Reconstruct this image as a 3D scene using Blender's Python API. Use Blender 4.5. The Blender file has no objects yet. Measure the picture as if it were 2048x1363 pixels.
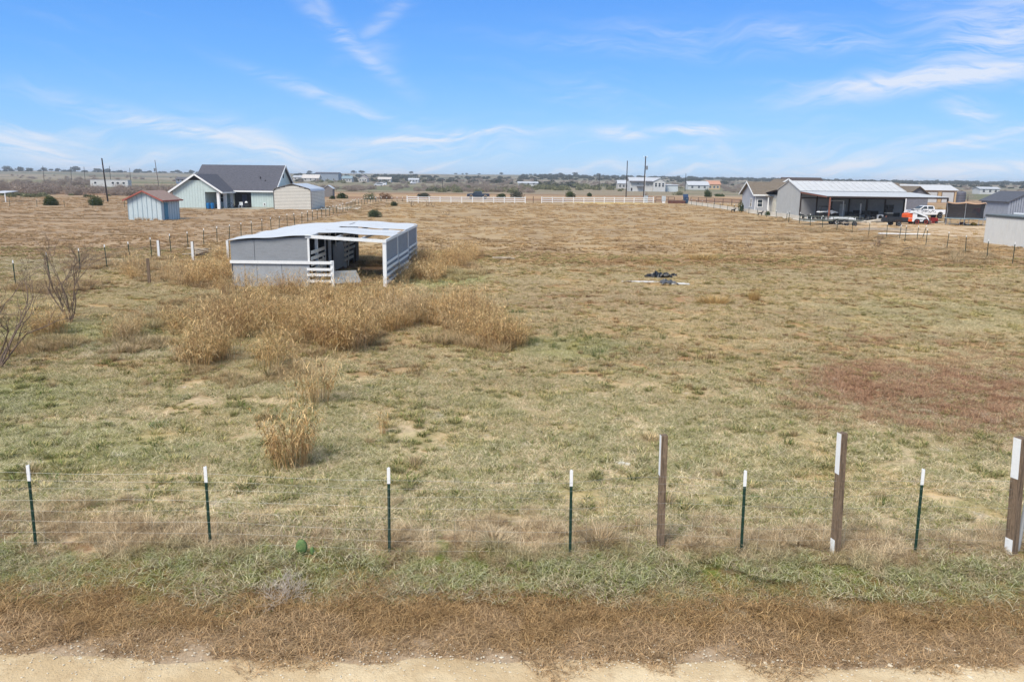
import bpy, math, random
import numpy as np
from mathutils import Vector, Matrix
R = math.radians
rng = np.random.default_rng(7)
random.seed(7)
SC = bpy.context.scene
COL = SC.collection

# ------------------------------------------------------------------ camera, sky, sun, exposure
F, W0, H0 = 1600.0, 2048.0, 1363.0
PITCH, ROLL, CAMZ = 11.5, 0.69, 5.5
cam = bpy.data.cameras.new('camera')
cam.sensor_width = 36.0
cam.lens = F / W0 * 36.0
cam.clip_start, cam.clip_end = 0.1, 20000
camo = bpy.data.objects.new('camera', cam)
COL.objects.link(camo)
CM = Matrix.Translation((0, 0, CAMZ)) @ Matrix.Rotation(R(90 - PITCH), 4, 'X') @ Matrix.Rotation(R(ROLL), 4, 'Z')
camo.matrix_world = CM
SC.camera = camo

def sl(r, g, b, k=1.0):
    f = lambda c: ((c / 255 + .055) / 1.055) ** 2.4 if c > 10 else c / 255 / 12.92
    return (min(.95, f(r) * k), min(.95, f(g) * k), min(.95, f(b) * k), 1)

SUN = Vector((-0.38, -0.55, 0.74)).normalized()
world = bpy.data.worlds.new('World')
SC.world = world
world.use_nodes = True

class NT:
    """small helper to write node trees"""
    def __init__(s, tree): s.t = tree; s.n = tree.nodes; s.l = tree.links
    def new(s, typ, **kw):
        n = s.n.new(typ)
        for k, v in kw.items(): setattr(n, k, v)
        return n
    def put(s, inp, v):
        if isinstance(v, bpy.types.NodeSocket): s.l.new(v, inp)
        elif v is not None: inp.default_value = v
    def m(s, op, a, b=None, c=None, clamp=False):
        n = s.new('ShaderNodeMath', operation=op, use_clamp=clamp)
        s.put(n.inputs[0], a); s.put(n.inputs[1], b); s.put(n.inputs[2], c)
        return n.outputs[0]
    def ss(s, v, a, b, lo=0., hi=1.):
        n = s.new('ShaderNodeMapRange', interpolation_type='SMOOTHSTEP')
        s.put(n.inputs[0], v)
        for i, x in enumerate((a, b, lo, hi)): s.put(n.inputs[i + 1], x)
        return n.outputs[0]
    def mix(s, f, a, b, bt='MIX'):
        n = s.new('ShaderNodeMix', data_type='RGBA', blend_type=bt)
        s.put(n.inputs[0], f); s.put(n.inputs[6], a); s.put(n.inputs[7], b)
        return n.outputs[2]
    def noise(s, vec, scale, detail=3., rough=.55, dist=0.):
        n = s.new('ShaderNodeTexNoise')
        s.put(n.inputs['Vector'], vec); n.inputs['Scale'].default_value = scale
        n.inputs['Detail'].default_value = detail; n.inputs['Roughness'].default_value = rough
        n.inputs['Distortion'].default_value = dist
        return n.outputs['Fac']
    def xyz(s, x, y, z=0.):
        n = s.new('ShaderNodeCombineXYZ')
        for i, v in enumerate((x, y, z)): s.put(n.inputs[i], v)
        return n.outputs[0]

def build_world():
    t = NT(world.node_tree)
    for n in list(t.n): t.n.remove(n)
    out = t.new('ShaderNodeOutputWorld')
    bg = t.new('ShaderNodeBackground'); bg.inputs['Strength'].default_value = 0.1
    t.l.new(bg.outputs[0], out.inputs[0])
    sky = t.new('ShaderNodeTexSky', sky_type='NISHITA')
    sky.sun_disc = False
    sky.sun_elevation = math.asin(SUN.z); sky.sun_rotation = math.atan2(SUN.x, SUN.y)
    sky.ozone_density = 2.0; sky.dust_density = 0.4
    tc = t.new('ShaderNodeTexCoord')
    sep = t.new('ShaderNodeSeparateXYZ'); t.l.new(tc.outputs['Generated'], sep.inputs[0])
    az = t.m('ARCTAN2', sep.outputs[0], sep.outputs[1])
    el = t.m('ARCSINE', sep.outputs[2])
    ramp = t.new('ShaderNodeValToRGB')
    t.put(ramp.inputs[0], t.m('DIVIDE', el, 0.5))
    e = ramp.color_ramp.elements
    K = 3.55
    def c(r, g, b):
        v = sl(r, g, b); return (v[0] * K, v[1] * K, v[2] * K, 1)
    e[0].position = 0.0; e[0].color = c(160, 206, 252)
    e[1].position = 1.0; e[1].color = c(176, 196, 222)
    for p, col in ((.05, c(142, 198, 250)), (.13, c(120, 187, 251)), (.25, c(92, 169, 249)), (.41, c(72, 150, 243)), (.55, c(92, 160, 238))):
        x = e.new(p); x.color = col
    base = t.mix(0.9, sky.outputs[0], ramp.outputs[0])
    # high cirrus: stretched, warped noise across the whole sky
    warp = t.noise(t.xyz(az, el), 5.0, 3)
    wv = t.m('MULTIPLY', t.m('SUBTRACT', warp, .5), .10)
    def streaks(angle, su, sv, seed):
        ca, sa = math.cos(angle), math.sin(angle)
        u = t.m('ADD', t.m('MULTIPLY', az, ca * su), t.m('MULTIPLY', el, sa * su))
        v = t.m('ADD', t.m('MULTIPLY', az, -sa * sv), t.m('MULTIPLY', t.m('ADD', el, wv), ca * sv))
        return t.noise(t.xyz(u, v, seed), 1.0, 7, .62, .6)
    s1 = streaks(R(-10), 4, 30, 1.3)
    s2 = streaks(R(12), 5, 44, 5.1)
    fine = streaks(R(-3), 14, 110, 9.7)
    broad = t.noise(t.xyz(az, t.m('MULTIPLY', el, 2.5), 3.0), 2.2, 2)
    right = t.ss(az, -.1, .5, .25, 1.)
    cl = t.m('MULTIPLY', t.ss(s1, .50, .78), t.m('MULTIPLY', t.ss(broad, .36, .62), right))
    cl = t.m('MULTIPLY', cl, .75)
    lo = t.m('MULTIPLY', t.m('MULTIPLY', t.ss(s2, .44, .72), t.ss(el, .09, .0)), .75)
    cl = t.m('MAXIMUM', cl, lo)
    # single wisps of cirrus: (px, py, half length, half width, slope in degrees, strength)
    W = [(700, 78, 105, 14, 38, .34), (655, 30, 60, 12, 60, .2), (770, 35, 80, 12, -38, .22), (745, 95, 40, 28, 20, .16), (690, 205, 150, 11, 18, .36),
         (430, 272, 230, 15, 13, .55), (560, 305, 110, 22, 24, .62), (400, 305, 120, 10, 3, .35), (90, 298, 150, 12, 16, .6), (60, 262, 110, 8, 9, .5), (150, 322, 140, 26, 14, .5),
         (885, 272, 175, 9, -3, .85), (850, 288, 120, 16, -2, .4), (1000, 310, 70, 16, -14, .3), (700, 320, 140, 18, 4, .4), (1252, 272, 60, 12, 4, .6), (1388, 264, 66, 8, -1, .85),
         (1380, 292, 60, 8, -10, .35), (1445, 302, 40, 14, 35, .35), (1875, 160, 210, 17, -6, .72), (1740, 170, 120, 8, 2, .5), (1950, 140, 110, 9, -10, .3), (1935, 222, 44, 14, 20, .6),
         (1900, 292, 230, 7, -15, .6), (1920, 300, 150, 8, -8, .4), (1640, 340, 150, 12, -8, .7), (1930, 350, 220, 14, -6, 1.1), (1700, 325, 70, 10, -20, .4), (2000, 75, 120, 40, -18, .48),
         (1630, 80, 150, 20, 8, .30), (1420, 70, 190, 16, 5, .20), (1280, 95, 240, 14, 4, .16), (1160, 345, 60, 8, -18, .45), (1590, 300, 50, 14, 20, .25), (1980, 20, 130, 20, -8, .3)]
    uv_cache = {}
    for px, py, L, wd, ang, st in W:
        hor = 355 + .0117 * (px - 1024)
        # exact direction of that pixel
        d = CM.to_3x3() @ Vector(((px - W0 / 2) / F, (H0 / 2 - py) / F, -1)).normalized()
        a0, e0 = math.atan2(d.x, d.y), math.asin(d.z)
        an = R(-ang)
        ca, sa = math.cos(an), math.sin(an)
        da = t.m('SUBTRACT', az, a0); de = t.m('SUBTRACT', t.m('ADD', el, t.m('MULTIPLY', wv, .35)), e0)
        u = t.m('ADD', t.m('MULTIPLY', da, ca * F / L / 1.2), t.m('MULTIPLY', de, sa * F / L / 1.2))
        v = t.m('ADD', t.m('MULTIPLY', da, -sa * F / wd / 1.3), t.m('MULTIPLY', de, ca * F / wd / 1.3))
        r2 = t.m('ADD', t.m('MULTIPLY', u, u), t.m('MULTIPLY', v, v))
        fall = t.m('POWER', 2.718, t.m('MULTIPLY', r2, -1.3))
        cl = t.m('MAXIMUM', cl, t.m('MULTIPLY', fall, st * 1.5))
    tex = t.m('ADD', t.m('MULTIPLY', t.m('ADD', fine, s2), .95), -.10)
    cl = t.m('MULTIPLY', cl, t.ss(tex, .58, 1.08, .02, 1.3), clamp=True)
    hz = t.m('MULTIPLY', t.ss(el, .045, .0), .12)
    cl = t.m('MAXIMUM', cl, hz)
    col = t.mix(t.m('MULTIPLY', cl, .84), base, (2.9, 3.05, 3.4, 1))
    t.l.new(col, bg.inputs['Color'])
build_world()
world.cycles.sampling_method = 'MANUAL'
world.cycles.sample_map_resolution = 512

sun = bpy.data.lights.new('sun', 'SUN')
sun.energy = 1.5; sun.angle = R(24); sun.color = (1.0, .935, .83)
suno = bpy.data.objects.new('sun', sun)
suno.rotation_euler = (-SUN).to_track_quat('-Z', 'Y').to_euler()
suno.location = (0, 0, 60)
COL.objects.link(suno)
vs = SC.view_settings
vs.view_transform = 'Standard'; vs.look = 'None'; vs.exposure = 1.5; vs.gamma = 1.0; vs.use_curve_mapping = False
SC.cycles.max_bounces = 5
SC.cycles.diffuse_bounces = 3
SC.cycles.transparent_max_bounces = 6

# ------------------------------------------------------------------ terrain
_w = np.random.default_rng(3)
def _waves(n, l0, l1):
    out = []
    for _ in range(n):
        l = math.exp(_w.uniform(math.log(l0), math.log(l1))); a = _w.uniform(0, 2 * math.pi)
        out.append((2 * math.pi / l * math.cos(a), 2 * math.pi / l * math.sin(a), _w.uniform(0, 6.28), l))
    return out
_near = _waves(9, .8, 6); _mid = _waves(7, 90, 300); _far = _waves(8, 150, 900)
def sstep(x, a, b):
    t = np.clip((x - a) / (b - a), 0, 1); return t * t * (3 - 2 * t)
def ground_z(x, y):
    x = np.asarray(x, float); y = np.asarray(y, float)
    r = np.hypot(x, y)
    z = np.zeros(np.broadcast(x, y).shape)
    for kx, ky, p, l in _near: z = z + .0065 * l ** .6 * np.sin(kx * x + ky * y + p)
    z = z * sstep(y, 8.9, 10.5) * (1 - sstep(r, 60, 120))
    z = z + .10 * np.exp(-((y - 11.25) / .45) ** 2) - .07 * np.exp(-((y - 9.9) / .6) ** 2)
    m = 0
    for kx, ky, p, l in _mid: m = m + .16 * np.sin(kx * x + ky * y + p)
    z = z + m * sstep(r, 230, 420)
    az = np.arctan2(x, np.maximum(y, 1e-3))
    top = 6.8 + 4.6 * np.exp(-((az + .02) / .30) ** 2) + .35 * np.sin(az * 9 + 1) + .2 * np.sin(az * 23)
    f = 0
    for kx, ky, p, l in _far: f = f + .16 * np.sin(kx * x + ky * y + p)
    z = z + (top + f) * sstep(r, 520, 1850) * (1 - sstep(r, 2000, 4500))
    return z
def gz(x, y): return float(ground_z(x, y))

def ray(px, py):
    return (CM.to_3x3() @ Vector(((px - W0 / 2) / F, (H0 / 2 - py) / F, -1)))
def at(px, py):
    """ground point seen at a photo pixel"""
    d = ray(px, py)
    ts = np.concatenate([np.arange(5, 300, .25), np.arange(300, 2600, 2)])
    X, Y, Z = d.x * ts, d.y * ts, CAMZ + d.z * ts
    below = np.nonzero(Z < ground_z(X, Y))[0]
    if len(below) == 0:
        i = len(ts) - 1
    else: i = below[0]
    lo, hi = ts[max(0, i - 1)], ts[i]
    for _ in range(20):
        m = (lo + hi) / 2
        if CAMZ + d.z * m < gz(d.x * m, d.y * m): hi = m
        else: lo = m
    return Vector((d.x * hi, d.y * hi, gz(d.x * hi, d.y * hi)))
def atY(px, Y):
    """ground point at distance Y under photo column px"""
    x = (px - W0 / 2) / F * (Y * math.cos(R(PITCH)) + CAMZ * math.sin(R(PITCH)))
    return Vector((x, Y, gz(x, Y)))

# ------------------------------------------------------------------ mesh helpers
class MB:
    def __init__(s): s.v = []; s.f = []
    def add(s, vs_, fs):
        o = len(s.v); s.v += [tuple(v) for v in vs_]; s.f += [tuple(i + o for i in f) for f in fs]
        return s
    def box(s, x0, x1, y0, y1, z0, z1, rot=None, piv=None):
        vs_ = [Vector((x, y, z)) for z in (z0, z1) for y in (y0, y1) for x in (x0, x1)]
        if rot is not None:
            p = Vector(piv) if piv is not None else Vector(((x0 + x1) / 2, (y0 + y1) / 2, (z0 + z1) / 2))
            vs_ = [rot @ (v - p) + p for v in vs_]
        return s.add(vs_, [(0, 2, 3, 1), (4, 5, 7, 6), (0, 1, 5, 4), (2, 6, 7, 3), (0, 4, 6, 2), (1, 3, 7, 5)])
    def beam(s, a, b, w, h=None):
        """square bar from a to b"""
        h = w if h is None else h
        a, b = Vector(a), Vector(b); d = (b - a).normalized()
        up = Vector((0, 0, 1)) if abs(d.z) < .95 else Vector((0, 1, 0))
        sx = d.cross(up).normalized() * w / 2; sy = sx.cross(d).normalized() * h / 2
        vs_ = [p + i * sx + j * sy for p in (a, b) for i, j in ((-1, -1), (1, -1), (1, 1), (-1, 1))]
        return s.add(vs_, [(0, 1, 2, 3), (7, 6, 5, 4), (0, 4, 5, 1), (1, 5, 6, 2), (2, 6, 7, 3), (3, 7, 4, 0)])
    def tube(s, pts, rad, n=6, caps=True):
        pts = [Vector(p) for p in pts]
        rad = [rad] * len(pts) if not hasattr(rad, '__len__') else rad
        vs_ = []
        for i, p in enumerate(pts):
            d = (pts[min(i + 1, len(pts) - 1)] - pts[max(i - 1, 0)]).normalized()
            up = Vector((0, 0, 1)) if abs(d.z) < .9 else Vector((1, 0, 0))
            a = d.cross(up).normalized(); b = a.cross(d)
            for k in range(n):
                t = 2 * math.pi * k / n
                vs_.append(p + (a * math.cos(t) + b * math.sin(t)) * rad[i])
        fs = [(i * n + k, i * n + (k + 1) % n, (i + 1) * n + (k + 1) % n, (i + 1) * n + k) for i in range(len(pts) - 1) for k in range(n)]
        if caps:
            fs.append(tuple(range(n))[::-1]); fs.append(tuple((len(pts) - 1) * n + k for k in range(n)))
        return s.add(vs_, fs)
    def prism(s, poly, y0, y1, top=None, inset=0.):
        """polygon of (x,z) pushed along y; points above top are inset sideways"""
        n = len(poly); vs_ = []
        for y, sg in ((y0, 1), (y1, -1)):
            for x, z in poly:
                vs_.append((x, y + sg * (inset if top is not None and z > top else 0), z))
        return s.add(vs_, [tuple(range(n)), tuple(range(2 * n - 1, n - 1, -1))] + [(i, i + n, (i + 1) % n + n, (i + 1) % n) for i in range(n)])
    def slab(s, pts, th):
        """quad (or polygon) thickened downwards"""
        n = len(pts)
        vs_ = [Vector(p) for p in pts] + [Vector(p) - Vector((0, 0, th)) for p in pts]
        return s.add(vs_, [tuple(range(n)), tuple(range(2 * n - 1, n - 1, -1))] + [(i, i + n, (i + 1) % n + n, (i + 1) % n) for i in range(n)])
    def lathe(s, prof, c=(0, 0, 0), n=20, axis='z'):
        vs_ = []
        for r_, h in prof:
            for k in range(n):
                t = 2 * math.pi * k / n
                p = (r_ * math.cos(t), r_ * math.sin(t), h)
                if axis == 'y': p = (p[0], p[2], p[1])
                vs_.append((p[0] + c[0], p[1] + c[1], p[2] + c[2]))
        m = len(prof)
        return s.add(vs_, [(i * n + k, i * n + (k + 1) % n, (i + 1) * n + (k + 1) % n, (i + 1) * n + k) for i in range(m - 1) for k in range(n)] + [tuple(range(n))[::-1], tuple((m - 1) * n + k for k in range(n))])
    def mesh(s, name, mat=None, smooth=False):
        me = bpy.data.meshes.new(name)
        me.from_pydata([tuple(v) for v in s.v], [], s.f); me.update()
        import bmesh
        bm = bmesh.new(); bm.from_mesh(me); bmesh.ops.recalc_face_normals(bm, faces=bm.faces[:]); bm.to_mesh(me); bm.free()
        if mat: me.materials.append(mat)
        if smooth: me.shade_smooth()
        return me
    def build(s, name, mat, parent=None, loc=None, rot=None, smooth=False, bevel=0):
        return obj(name, s.mesh(name, mat, smooth), parent, loc, rot, bevel)

def obj(name, me, parent=None, loc=None, rot=None, bevel=0):
    o = bpy.data.objects.new(name, me); COL.objects.link(o)
    if parent is not None: o.parent = parent
    if loc is not None: o.location = loc
    if rot is not None: o.rotation_euler = rot
    if bevel:
        b = o.modifiers.new('b', 'BEVEL'); b.width = bevel; b.segments = 2; b.limit_method = 'ANGLE'
    return o
def tag(o, label, cat, group=None):
    o['label'] = label; o['category'] = cat
    if group: o['group'] = group
    return o
def thing(name, label, cat, loc=(0, 0, 0), rz=0., group=None):
    o = bpy.data.objects.new(name, None); COL.objects.link(o)
    o.empty_display_size = .2; o.location = loc; o.rotation_euler = (0, 0, rz)
    return tag(o, label, cat, group)
def kind(o, k): o['kind'] = k; return o
def dup(o, loc=None, rz=None, scale=None, label=None):
    c = o.copy(); COL.objects.link(c)
    if loc is not None: c.location = loc
    if rz is not None: c.rotation_euler = (0, 0, rz)
    if scale is not None: c.scale = scale if hasattr(scale, '__len__') else (scale,) * 3
    if label: c['label'] = label
    for ch in o.children:
        d = ch.copy(); COL.objects.link(d); d.parent = c
        for g in ch.children:
            h = g.copy(); COL.objects.link(h); h.parent = d
    return c
def np_mesh(name, V, quads=None, tris=None, mat=None, attrs=None):
    me = bpy.data.meshes.new(name)
    V = np.asarray(V, np.float32).reshape(-1, 3)
    me.vertices.add(len(V)); me.vertices.foreach_set('co', V.ravel())
    q = np.zeros((0, 4), np.int32) if quads is None else np.asarray(quads, np.int32)
    t = np.zeros((0, 3), np.int32) if tris is None else np.asarray(tris, np.int32)
    me.loops.add(q.size + t.size); me.loops.foreach_set('vertex_index', np.concatenate([q.ravel(), t.ravel()]))
    me.polygons.add(len(q) + len(t))
    me.polygons.foreach_set('loop_start', np.concatenate([np.arange(len(q)) * 4, len(q) * 4 + np.arange(len(t)) * 3]).astype(np.int32))
    for k, a in (attrs or {}).items():
        at_ = me.attributes.new(k, 'FLOAT', 'POINT'); at_.data.foreach_set('value', np.asarray(a, np.float32).ravel())
    if mat: me.materials.append(mat)
    me.update(calc_edges=True)
    return me

# ------------------------------------------------------------------ materials
_mats = {}
def M(name, rgb=None, rough=.75, var=.12, scale=2.5, metal=0., bump=0., dirt=None, spec=.3, stretch=None):
    if name in _mats: return _mats[name]
    m = bpy.data.materials.new(name); m.use_nodes = True
    t = NT(m.node_tree); b = t.n['Principled BSDF']
    tc = t.new('ShaderNodeTexCoord'); vec = tc.outputs['Object']
    if stretch:
        mp = t.new('ShaderNodeMapping'); mp.inputs['Scale'].default_value = stretch; t.l.new(vec, mp.inputs[0]); vec = mp.outputs[0]
    n = t.noise(vec, scale, 5, .6); n2 = t.noise(vec, scale * 7, 3, .6)
    k = t.m('ADD', t.m('MULTIPLY', n, .65), t.m('MULTIPLY', n2, .35))
    lo = tuple(c * (1 - var * 1.6) for c in rgb[:3]) + (1,); hi = tuple(min(.95, c * (1 + var)) for c in rgb[:3]) + (1,)
    c = t.mix(t.ss(k, .32, .68), lo, hi)
    if dirt: c = t.mix(t.m('MULTIPLY', t.ss(n, .52, .72), dirt[1]), c, dirt[0])
    t.l.new(c, b.inputs['Base Color'])
    b.inputs['Roughness'].default_value = rough; b.inputs['Metallic'].default_value = metal
    b.inputs['Specular IOR Level'].default_value = spec
    if bump:
        bp = t.new('ShaderNodeBump'); bp.inputs['Strength'].default_value = bump; bp.inputs['Distance'].default_value = .02
        t.l.new(n2, bp.inputs['Height']); t.l.new(bp.outputs[0], b.inputs['Normal'])
    _mats[name] = m
    return m
def glass(name='window_glass', rgb=(.03, .04, .05)):
    if name in _mats: return _mats[name]
    m = M(name, rgb, rough=.08, var=.2, spec=.6); return m
# ------------------------------------------------------------------ field colour: which plants cover which place
def field_group():
    g = bpy.data.node_groups.new('field_cover', 'ShaderNodeTree')
    g.interface.new_socket('Color', in_out='OUTPUT', socket_type='NodeSocketColor')
    g.interface.new_socket('Bare', in_out='OUTPUT', socket_type='NodeSocketFloat')
    t = NT(g)
    out = t.new('NodeGroupOutput')
    geo = t.new('ShaderNodeNewGeometry')
    sep = t.new('ShaderNodeSeparateXYZ'); t.l.new(geo.outputs['Position'], sep.inputs[0])
    x, y = sep.outputs[0], sep.outputs[1]
    P = t.xyz(x, y, 0)
    n0 = t.noise(P, .045, 3, .5); n1 = t.noise(P, .22, 4, .6); n2 = t.noise(P, .9, 4, .6); n3 = t.noise(P, 3.3, 3, .6)
    def sub(v): return t.m('SUBTRACT', v, .5)
    K = 1.12
    olive = sl(162, 150, 108, K); olive2 = sl(140, 134, 88, K); beige = sl(204, 182, 148, K); straw = sl(196, 164, 112, K)
    brown = sl(158, 124, 88, K); rust = sl(158, 114, 84, K); tan = sl(184, 152, 108, K); pale = sl(214, 202, 186, K); grey = sl(168, 152, 138, K)
    near = t.mix(t.ss(n2, .36, .62), olive, beige)
    near = t.mix(t.ss(n3, .50, .68, 0, .75), near, olive2)
    near = t.mix(t.ss(n1, .50, .70, 0, .65), near, straw)
    # mid field: tan and brown with olive traces
    mid = t.mix(t.ss(n1, .40, .62), tan, brown)
    mid = t.mix(t.ss(n2, .54, .70, 0, .4), mid, olive)
    mid = t.mix(t.ss(n3, .55, .72, 0, .4), mid, beige)
    far = t.mix(t.ss(n1, .38, .62), sl(190, 164, 126, K), sl(164, 138, 106, K))
    far = t.mix(t.ss(t.noise(t.xyz(t.m('MULTIPLY', x, .35), y, 2), .35, 4, .6), .5, .66, 0, .6), far, sl(198, 166, 120, K))
    yy = t.m('ADD', y, t.m('ADD', t.m('MULTIPLY', sub(n1), 16), t.m('MULTIPLY', sub(n0), 16)))
    yr = t.m('ADD', yy, t.m('MULTIPLY', t.m('MAXIMUM', x, -20.), -.12))
    c = t.mix(t.ss(yr, 15, 27), near, mid)
    c = t.mix(t.ss(yy, 36, 66), c, far)
    # the neighbour's field left of the fence
    lf = t.ss(t.m('ADD', x, t.m('MULTIPLY', sub(n2), 1.5)), -24.0, -25.2)
    left = t.mix(t.ss(t.noise(t.xyz(t.m('MULTIPLY', x, .3), y, 4), .30, 4, .6), .38, .62), sl(184, 156, 124, K), sl(156, 132, 106, K))
    left = t.mix(t.ss(n2, .52, .7, 0, .4), left, sl(204, 178, 144, K))
    c = t.mix(lf, c, left)
    def blob(cx, cy, rx, ry, col, amt=.8, soft=.35, nz=.5):
        u = t.m('DIVIDE', t.m('SUBTRACT', x, cx), rx); v = t.m('DIVIDE', t.m('SUBTRACT', y, cy), ry)
        d = t.m('SQRT', t.m('ADD', t.m('MULTIPLY', u, u), t.m('MULTIPLY', v, v)))
        d = t.m('ADD', d, t.m('ADD', t.m('MULTIPLY', sub(n1), nz), t.m('MULTIPLY', sub(n2), nz * 1.4)))
        return t.mix(t.ss(d, 1 + soft, 1 - soft, 0, amt), c, col)
    c = blob(11.5, 21, 4.2, 3.0, sl(160, 120, 92, K), 1.)
    c = blob(15, 19, 6.5, 3.6, sl(156, 116, 88, K), .9)
    c = blob(4.5, 37, 6, 3.5, sl(162, 124, 92, K), .7)
    c = blob(15, 52, 12, 6, sl(160, 124, 90, K), .5)
    c = blob(-4.0, 44, 2.6, 3.5, sl(150, 158, 92, K), .85)
    c = blob(-4.2, 31.5, 2.0, 1.2, sl(138, 146, 84, K), .8)
    c = blob(-13.5, 27.5, 5, 2.6, sl(150, 150, 98, K), .7)
    c = blob(-8.5, 36, 8, 4.2, sl(146, 124, 80, K), .7)
    c = blob(-14, 19, 3.5, 2.2, sl(126, 130, 82, K), .75)
    c = blob(-11.5, 25, 2.5, 1.5, sl(190, 178, 160, K), .5)
    c = blob(2.0, 26, 2.0, 1.8, sl(130, 138, 82, K), .6)
    c = blob(-9.5, 15.5, 3.2, 1.6, sl(138, 140, 88, K), .6)
    c = blob(18.5, 34, 5, 4, sl(160, 152, 104, K), .5)
    c = blob(23, 190, 10, 7, sl(214, 184, 124, K), .9, .3)
    # bare, pale soil between the tufts
    bare = t.m('MULTIPLY', t.ss(t.noise(P, 1.35, 4, .62), .60, .72), t.m('MULTIPLY', t.ss(y, 40, 14), t.ss(y, 11.5, 12.5)))
    c = t.mix(t.m('MULTIPLY', bare, .8), c, pale)
    # verge between fence and road, wavering bands
    yb = t.m('ADD', y, t.m('ADD', t.m('MULTIPLY', sub(n1), 1.6), t.m('MULTIPLY', sub(n2), 2.2)))
    dead = t.mix(t.ss(n3, .42, .6), sl(188, 164, 130, K), sl(144, 116, 88, K))
    c = t.mix(t.ss(yb, 13.0, 11.7), c, dead)
    green = t.mix(t.ss(n3, .42, .62), sl(112, 122, 60, K), sl(134, 112, 74, K))
    c = t.mix(t.ss(yb, 11.2, 10.9), c, green)
    verge = t.mix(t.ss(n3, .40, .62), sl(150, 124, 90, K), sl(122, 98, 70, K))
    verge = t.mix(t.ss(n2, .5, .66, 0, .6), verge, sl(172, 146, 112, K))
    c = t.mix(t.ss(yb, 10.15, 9.8), c, verge)
    c = t.mix(t.ss(yb, 9.2, 8.8), c, sl(172, 150, 124, K))
    # land beyond the white fence: red soil, grey green brush land, tan far slopes
    n4 = t.noise(t.xyz(t.m('MULTIPLY', x, .4), y, 7), .02, 4, .6)
    n5 = t.noise(t.xyz(t.m('MULTIPLY', x, .5), y, 9), .006, 4, .6)
    red = t.mix(t.ss(n4, .4, .6), sl(146, 114, 88, K), sl(176, 146, 112, K))
    brush = t.mix(t.ss(n4, .42, .58), sl(112, 112, 86, K), sl(146, 130, 108, K))
    slope = t.mix(t.ss(n5, .40, .60), sl(148, 134, 114, K), sl(108, 108, 90, K))
    slope = t.mix(t.ss(t.noise(P, .02, 4, .7), .5, .62, 0, .6), slope, sl(92, 92, 80, K))
    yc = t.m('ADD', y, t.m('MULTIPLY', sub(n4), 60))
    c = t.mix(t.ss(yc, 196, 204), c, red)
    c = t.mix(t.ss(yc, 270, 300), c, brush)
    c = t.mix(t.ss(yc, 560, 760), c, slope)
    t.l.new(c, out.inputs[0]); t.l.new(bare, out.inputs[1])
    return g
FIELD = field_group()

def ground_mat():
    m = bpy.data.materials.new('field_soil_and_thatch'); m.use_nodes = True
    t = NT(m.node_tree); b = t.n['Principled BSDF']
    g = t.new('ShaderNodeGroup'); g.node_tree = FIELD
    geo = t.new('ShaderNodeNewGeometry'); P = geo.outputs['Position']
    f1 = t.noise(P, 14, 4, .7); f2 = t.noise(P, 55, 3, .7); f0 = t.noise(P, 2.2, 4, .65)
    sep = t.new('ShaderNodeSeparateXYZ'); t.l.new(P, sep.inputs[0])
    # tufts further out read as streaks
    st = t.noise(t.xyz(t.m('MULTIPLY', sep.outputs[0], .6), sep.outputs[1]), 1.6, 5, .7)
    k = t.m('ADD', t.m('MULTIPLY', f1, .45), t.m('ADD', t.m('MULTIPLY', f2, .25), t.m('MULTIPLY', st, .4)))
    dark = t.mix(.5, g.outputs[0], (0, 0, 0, 1))
    c = t.mix(t.ss(k, .36, .62), dark, g.outputs[0])
    c = t.mix(t.ss(f0, .56, .72, 0, .3), c, sl(206, 182, 146, .8))
    far_dark = t.mix(.15, c, (0.02, .015, .01, 1))  # far soil darkened to match the self-shaded tufts on it
    c = t.mix(t.ss(sep.outputs[1], 40, 60), c, t.mix(t.ss(sep.outputs[1], 230, 190), c, far_dark))
    t.l.new(c, b.inputs['Base Color']); b.inputs['Roughness'].default_value = .95; b.inputs['Specular IOR Level'].default_value = .1
    bp = t.new('ShaderNodeBump'); bp.inputs['Strength'].default_value = .7; bp.inputs['Distance'].default_value = .05
    t.l.new(k, bp.inputs['Height']); t.l.new(bp.outputs[0], b.inputs['Normal'])
    return m

def build_ground():
    ys = np.concatenate([np.linspace(-60, 4, 12), np.arange(4.5, 8, .5), np.arange(8, 46, .11), 46 * 1.0125 ** np.arange(0, 420)])
    ys = ys[ys < 7000]
    nt = 261
    tt = np.linspace(-1, 1, nt)
    Y = np.repeat(ys[:, None], nt, 1)
    X = tt[None, :] * (16 + np.abs(Y) * 1.05)
    X[:, 0] = -9000; X[:, -1] = 9000
    Z = ground_z(X, Y)
    V = np.stack([X, Y, Z], -1)
    i = np.arange(len(ys) - 1)[:, None] * nt + np.arange(nt - 1)[None, :]
    i = i.ravel()
    me = np_mesh('ground', V, quads=np.stack([i, i + 1, i + 1 + nt, i + nt], -1), mat=ground_mat())
    me.shade_smooth()
    return kind(obj('ground', me), 'structure')
build_ground()

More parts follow.
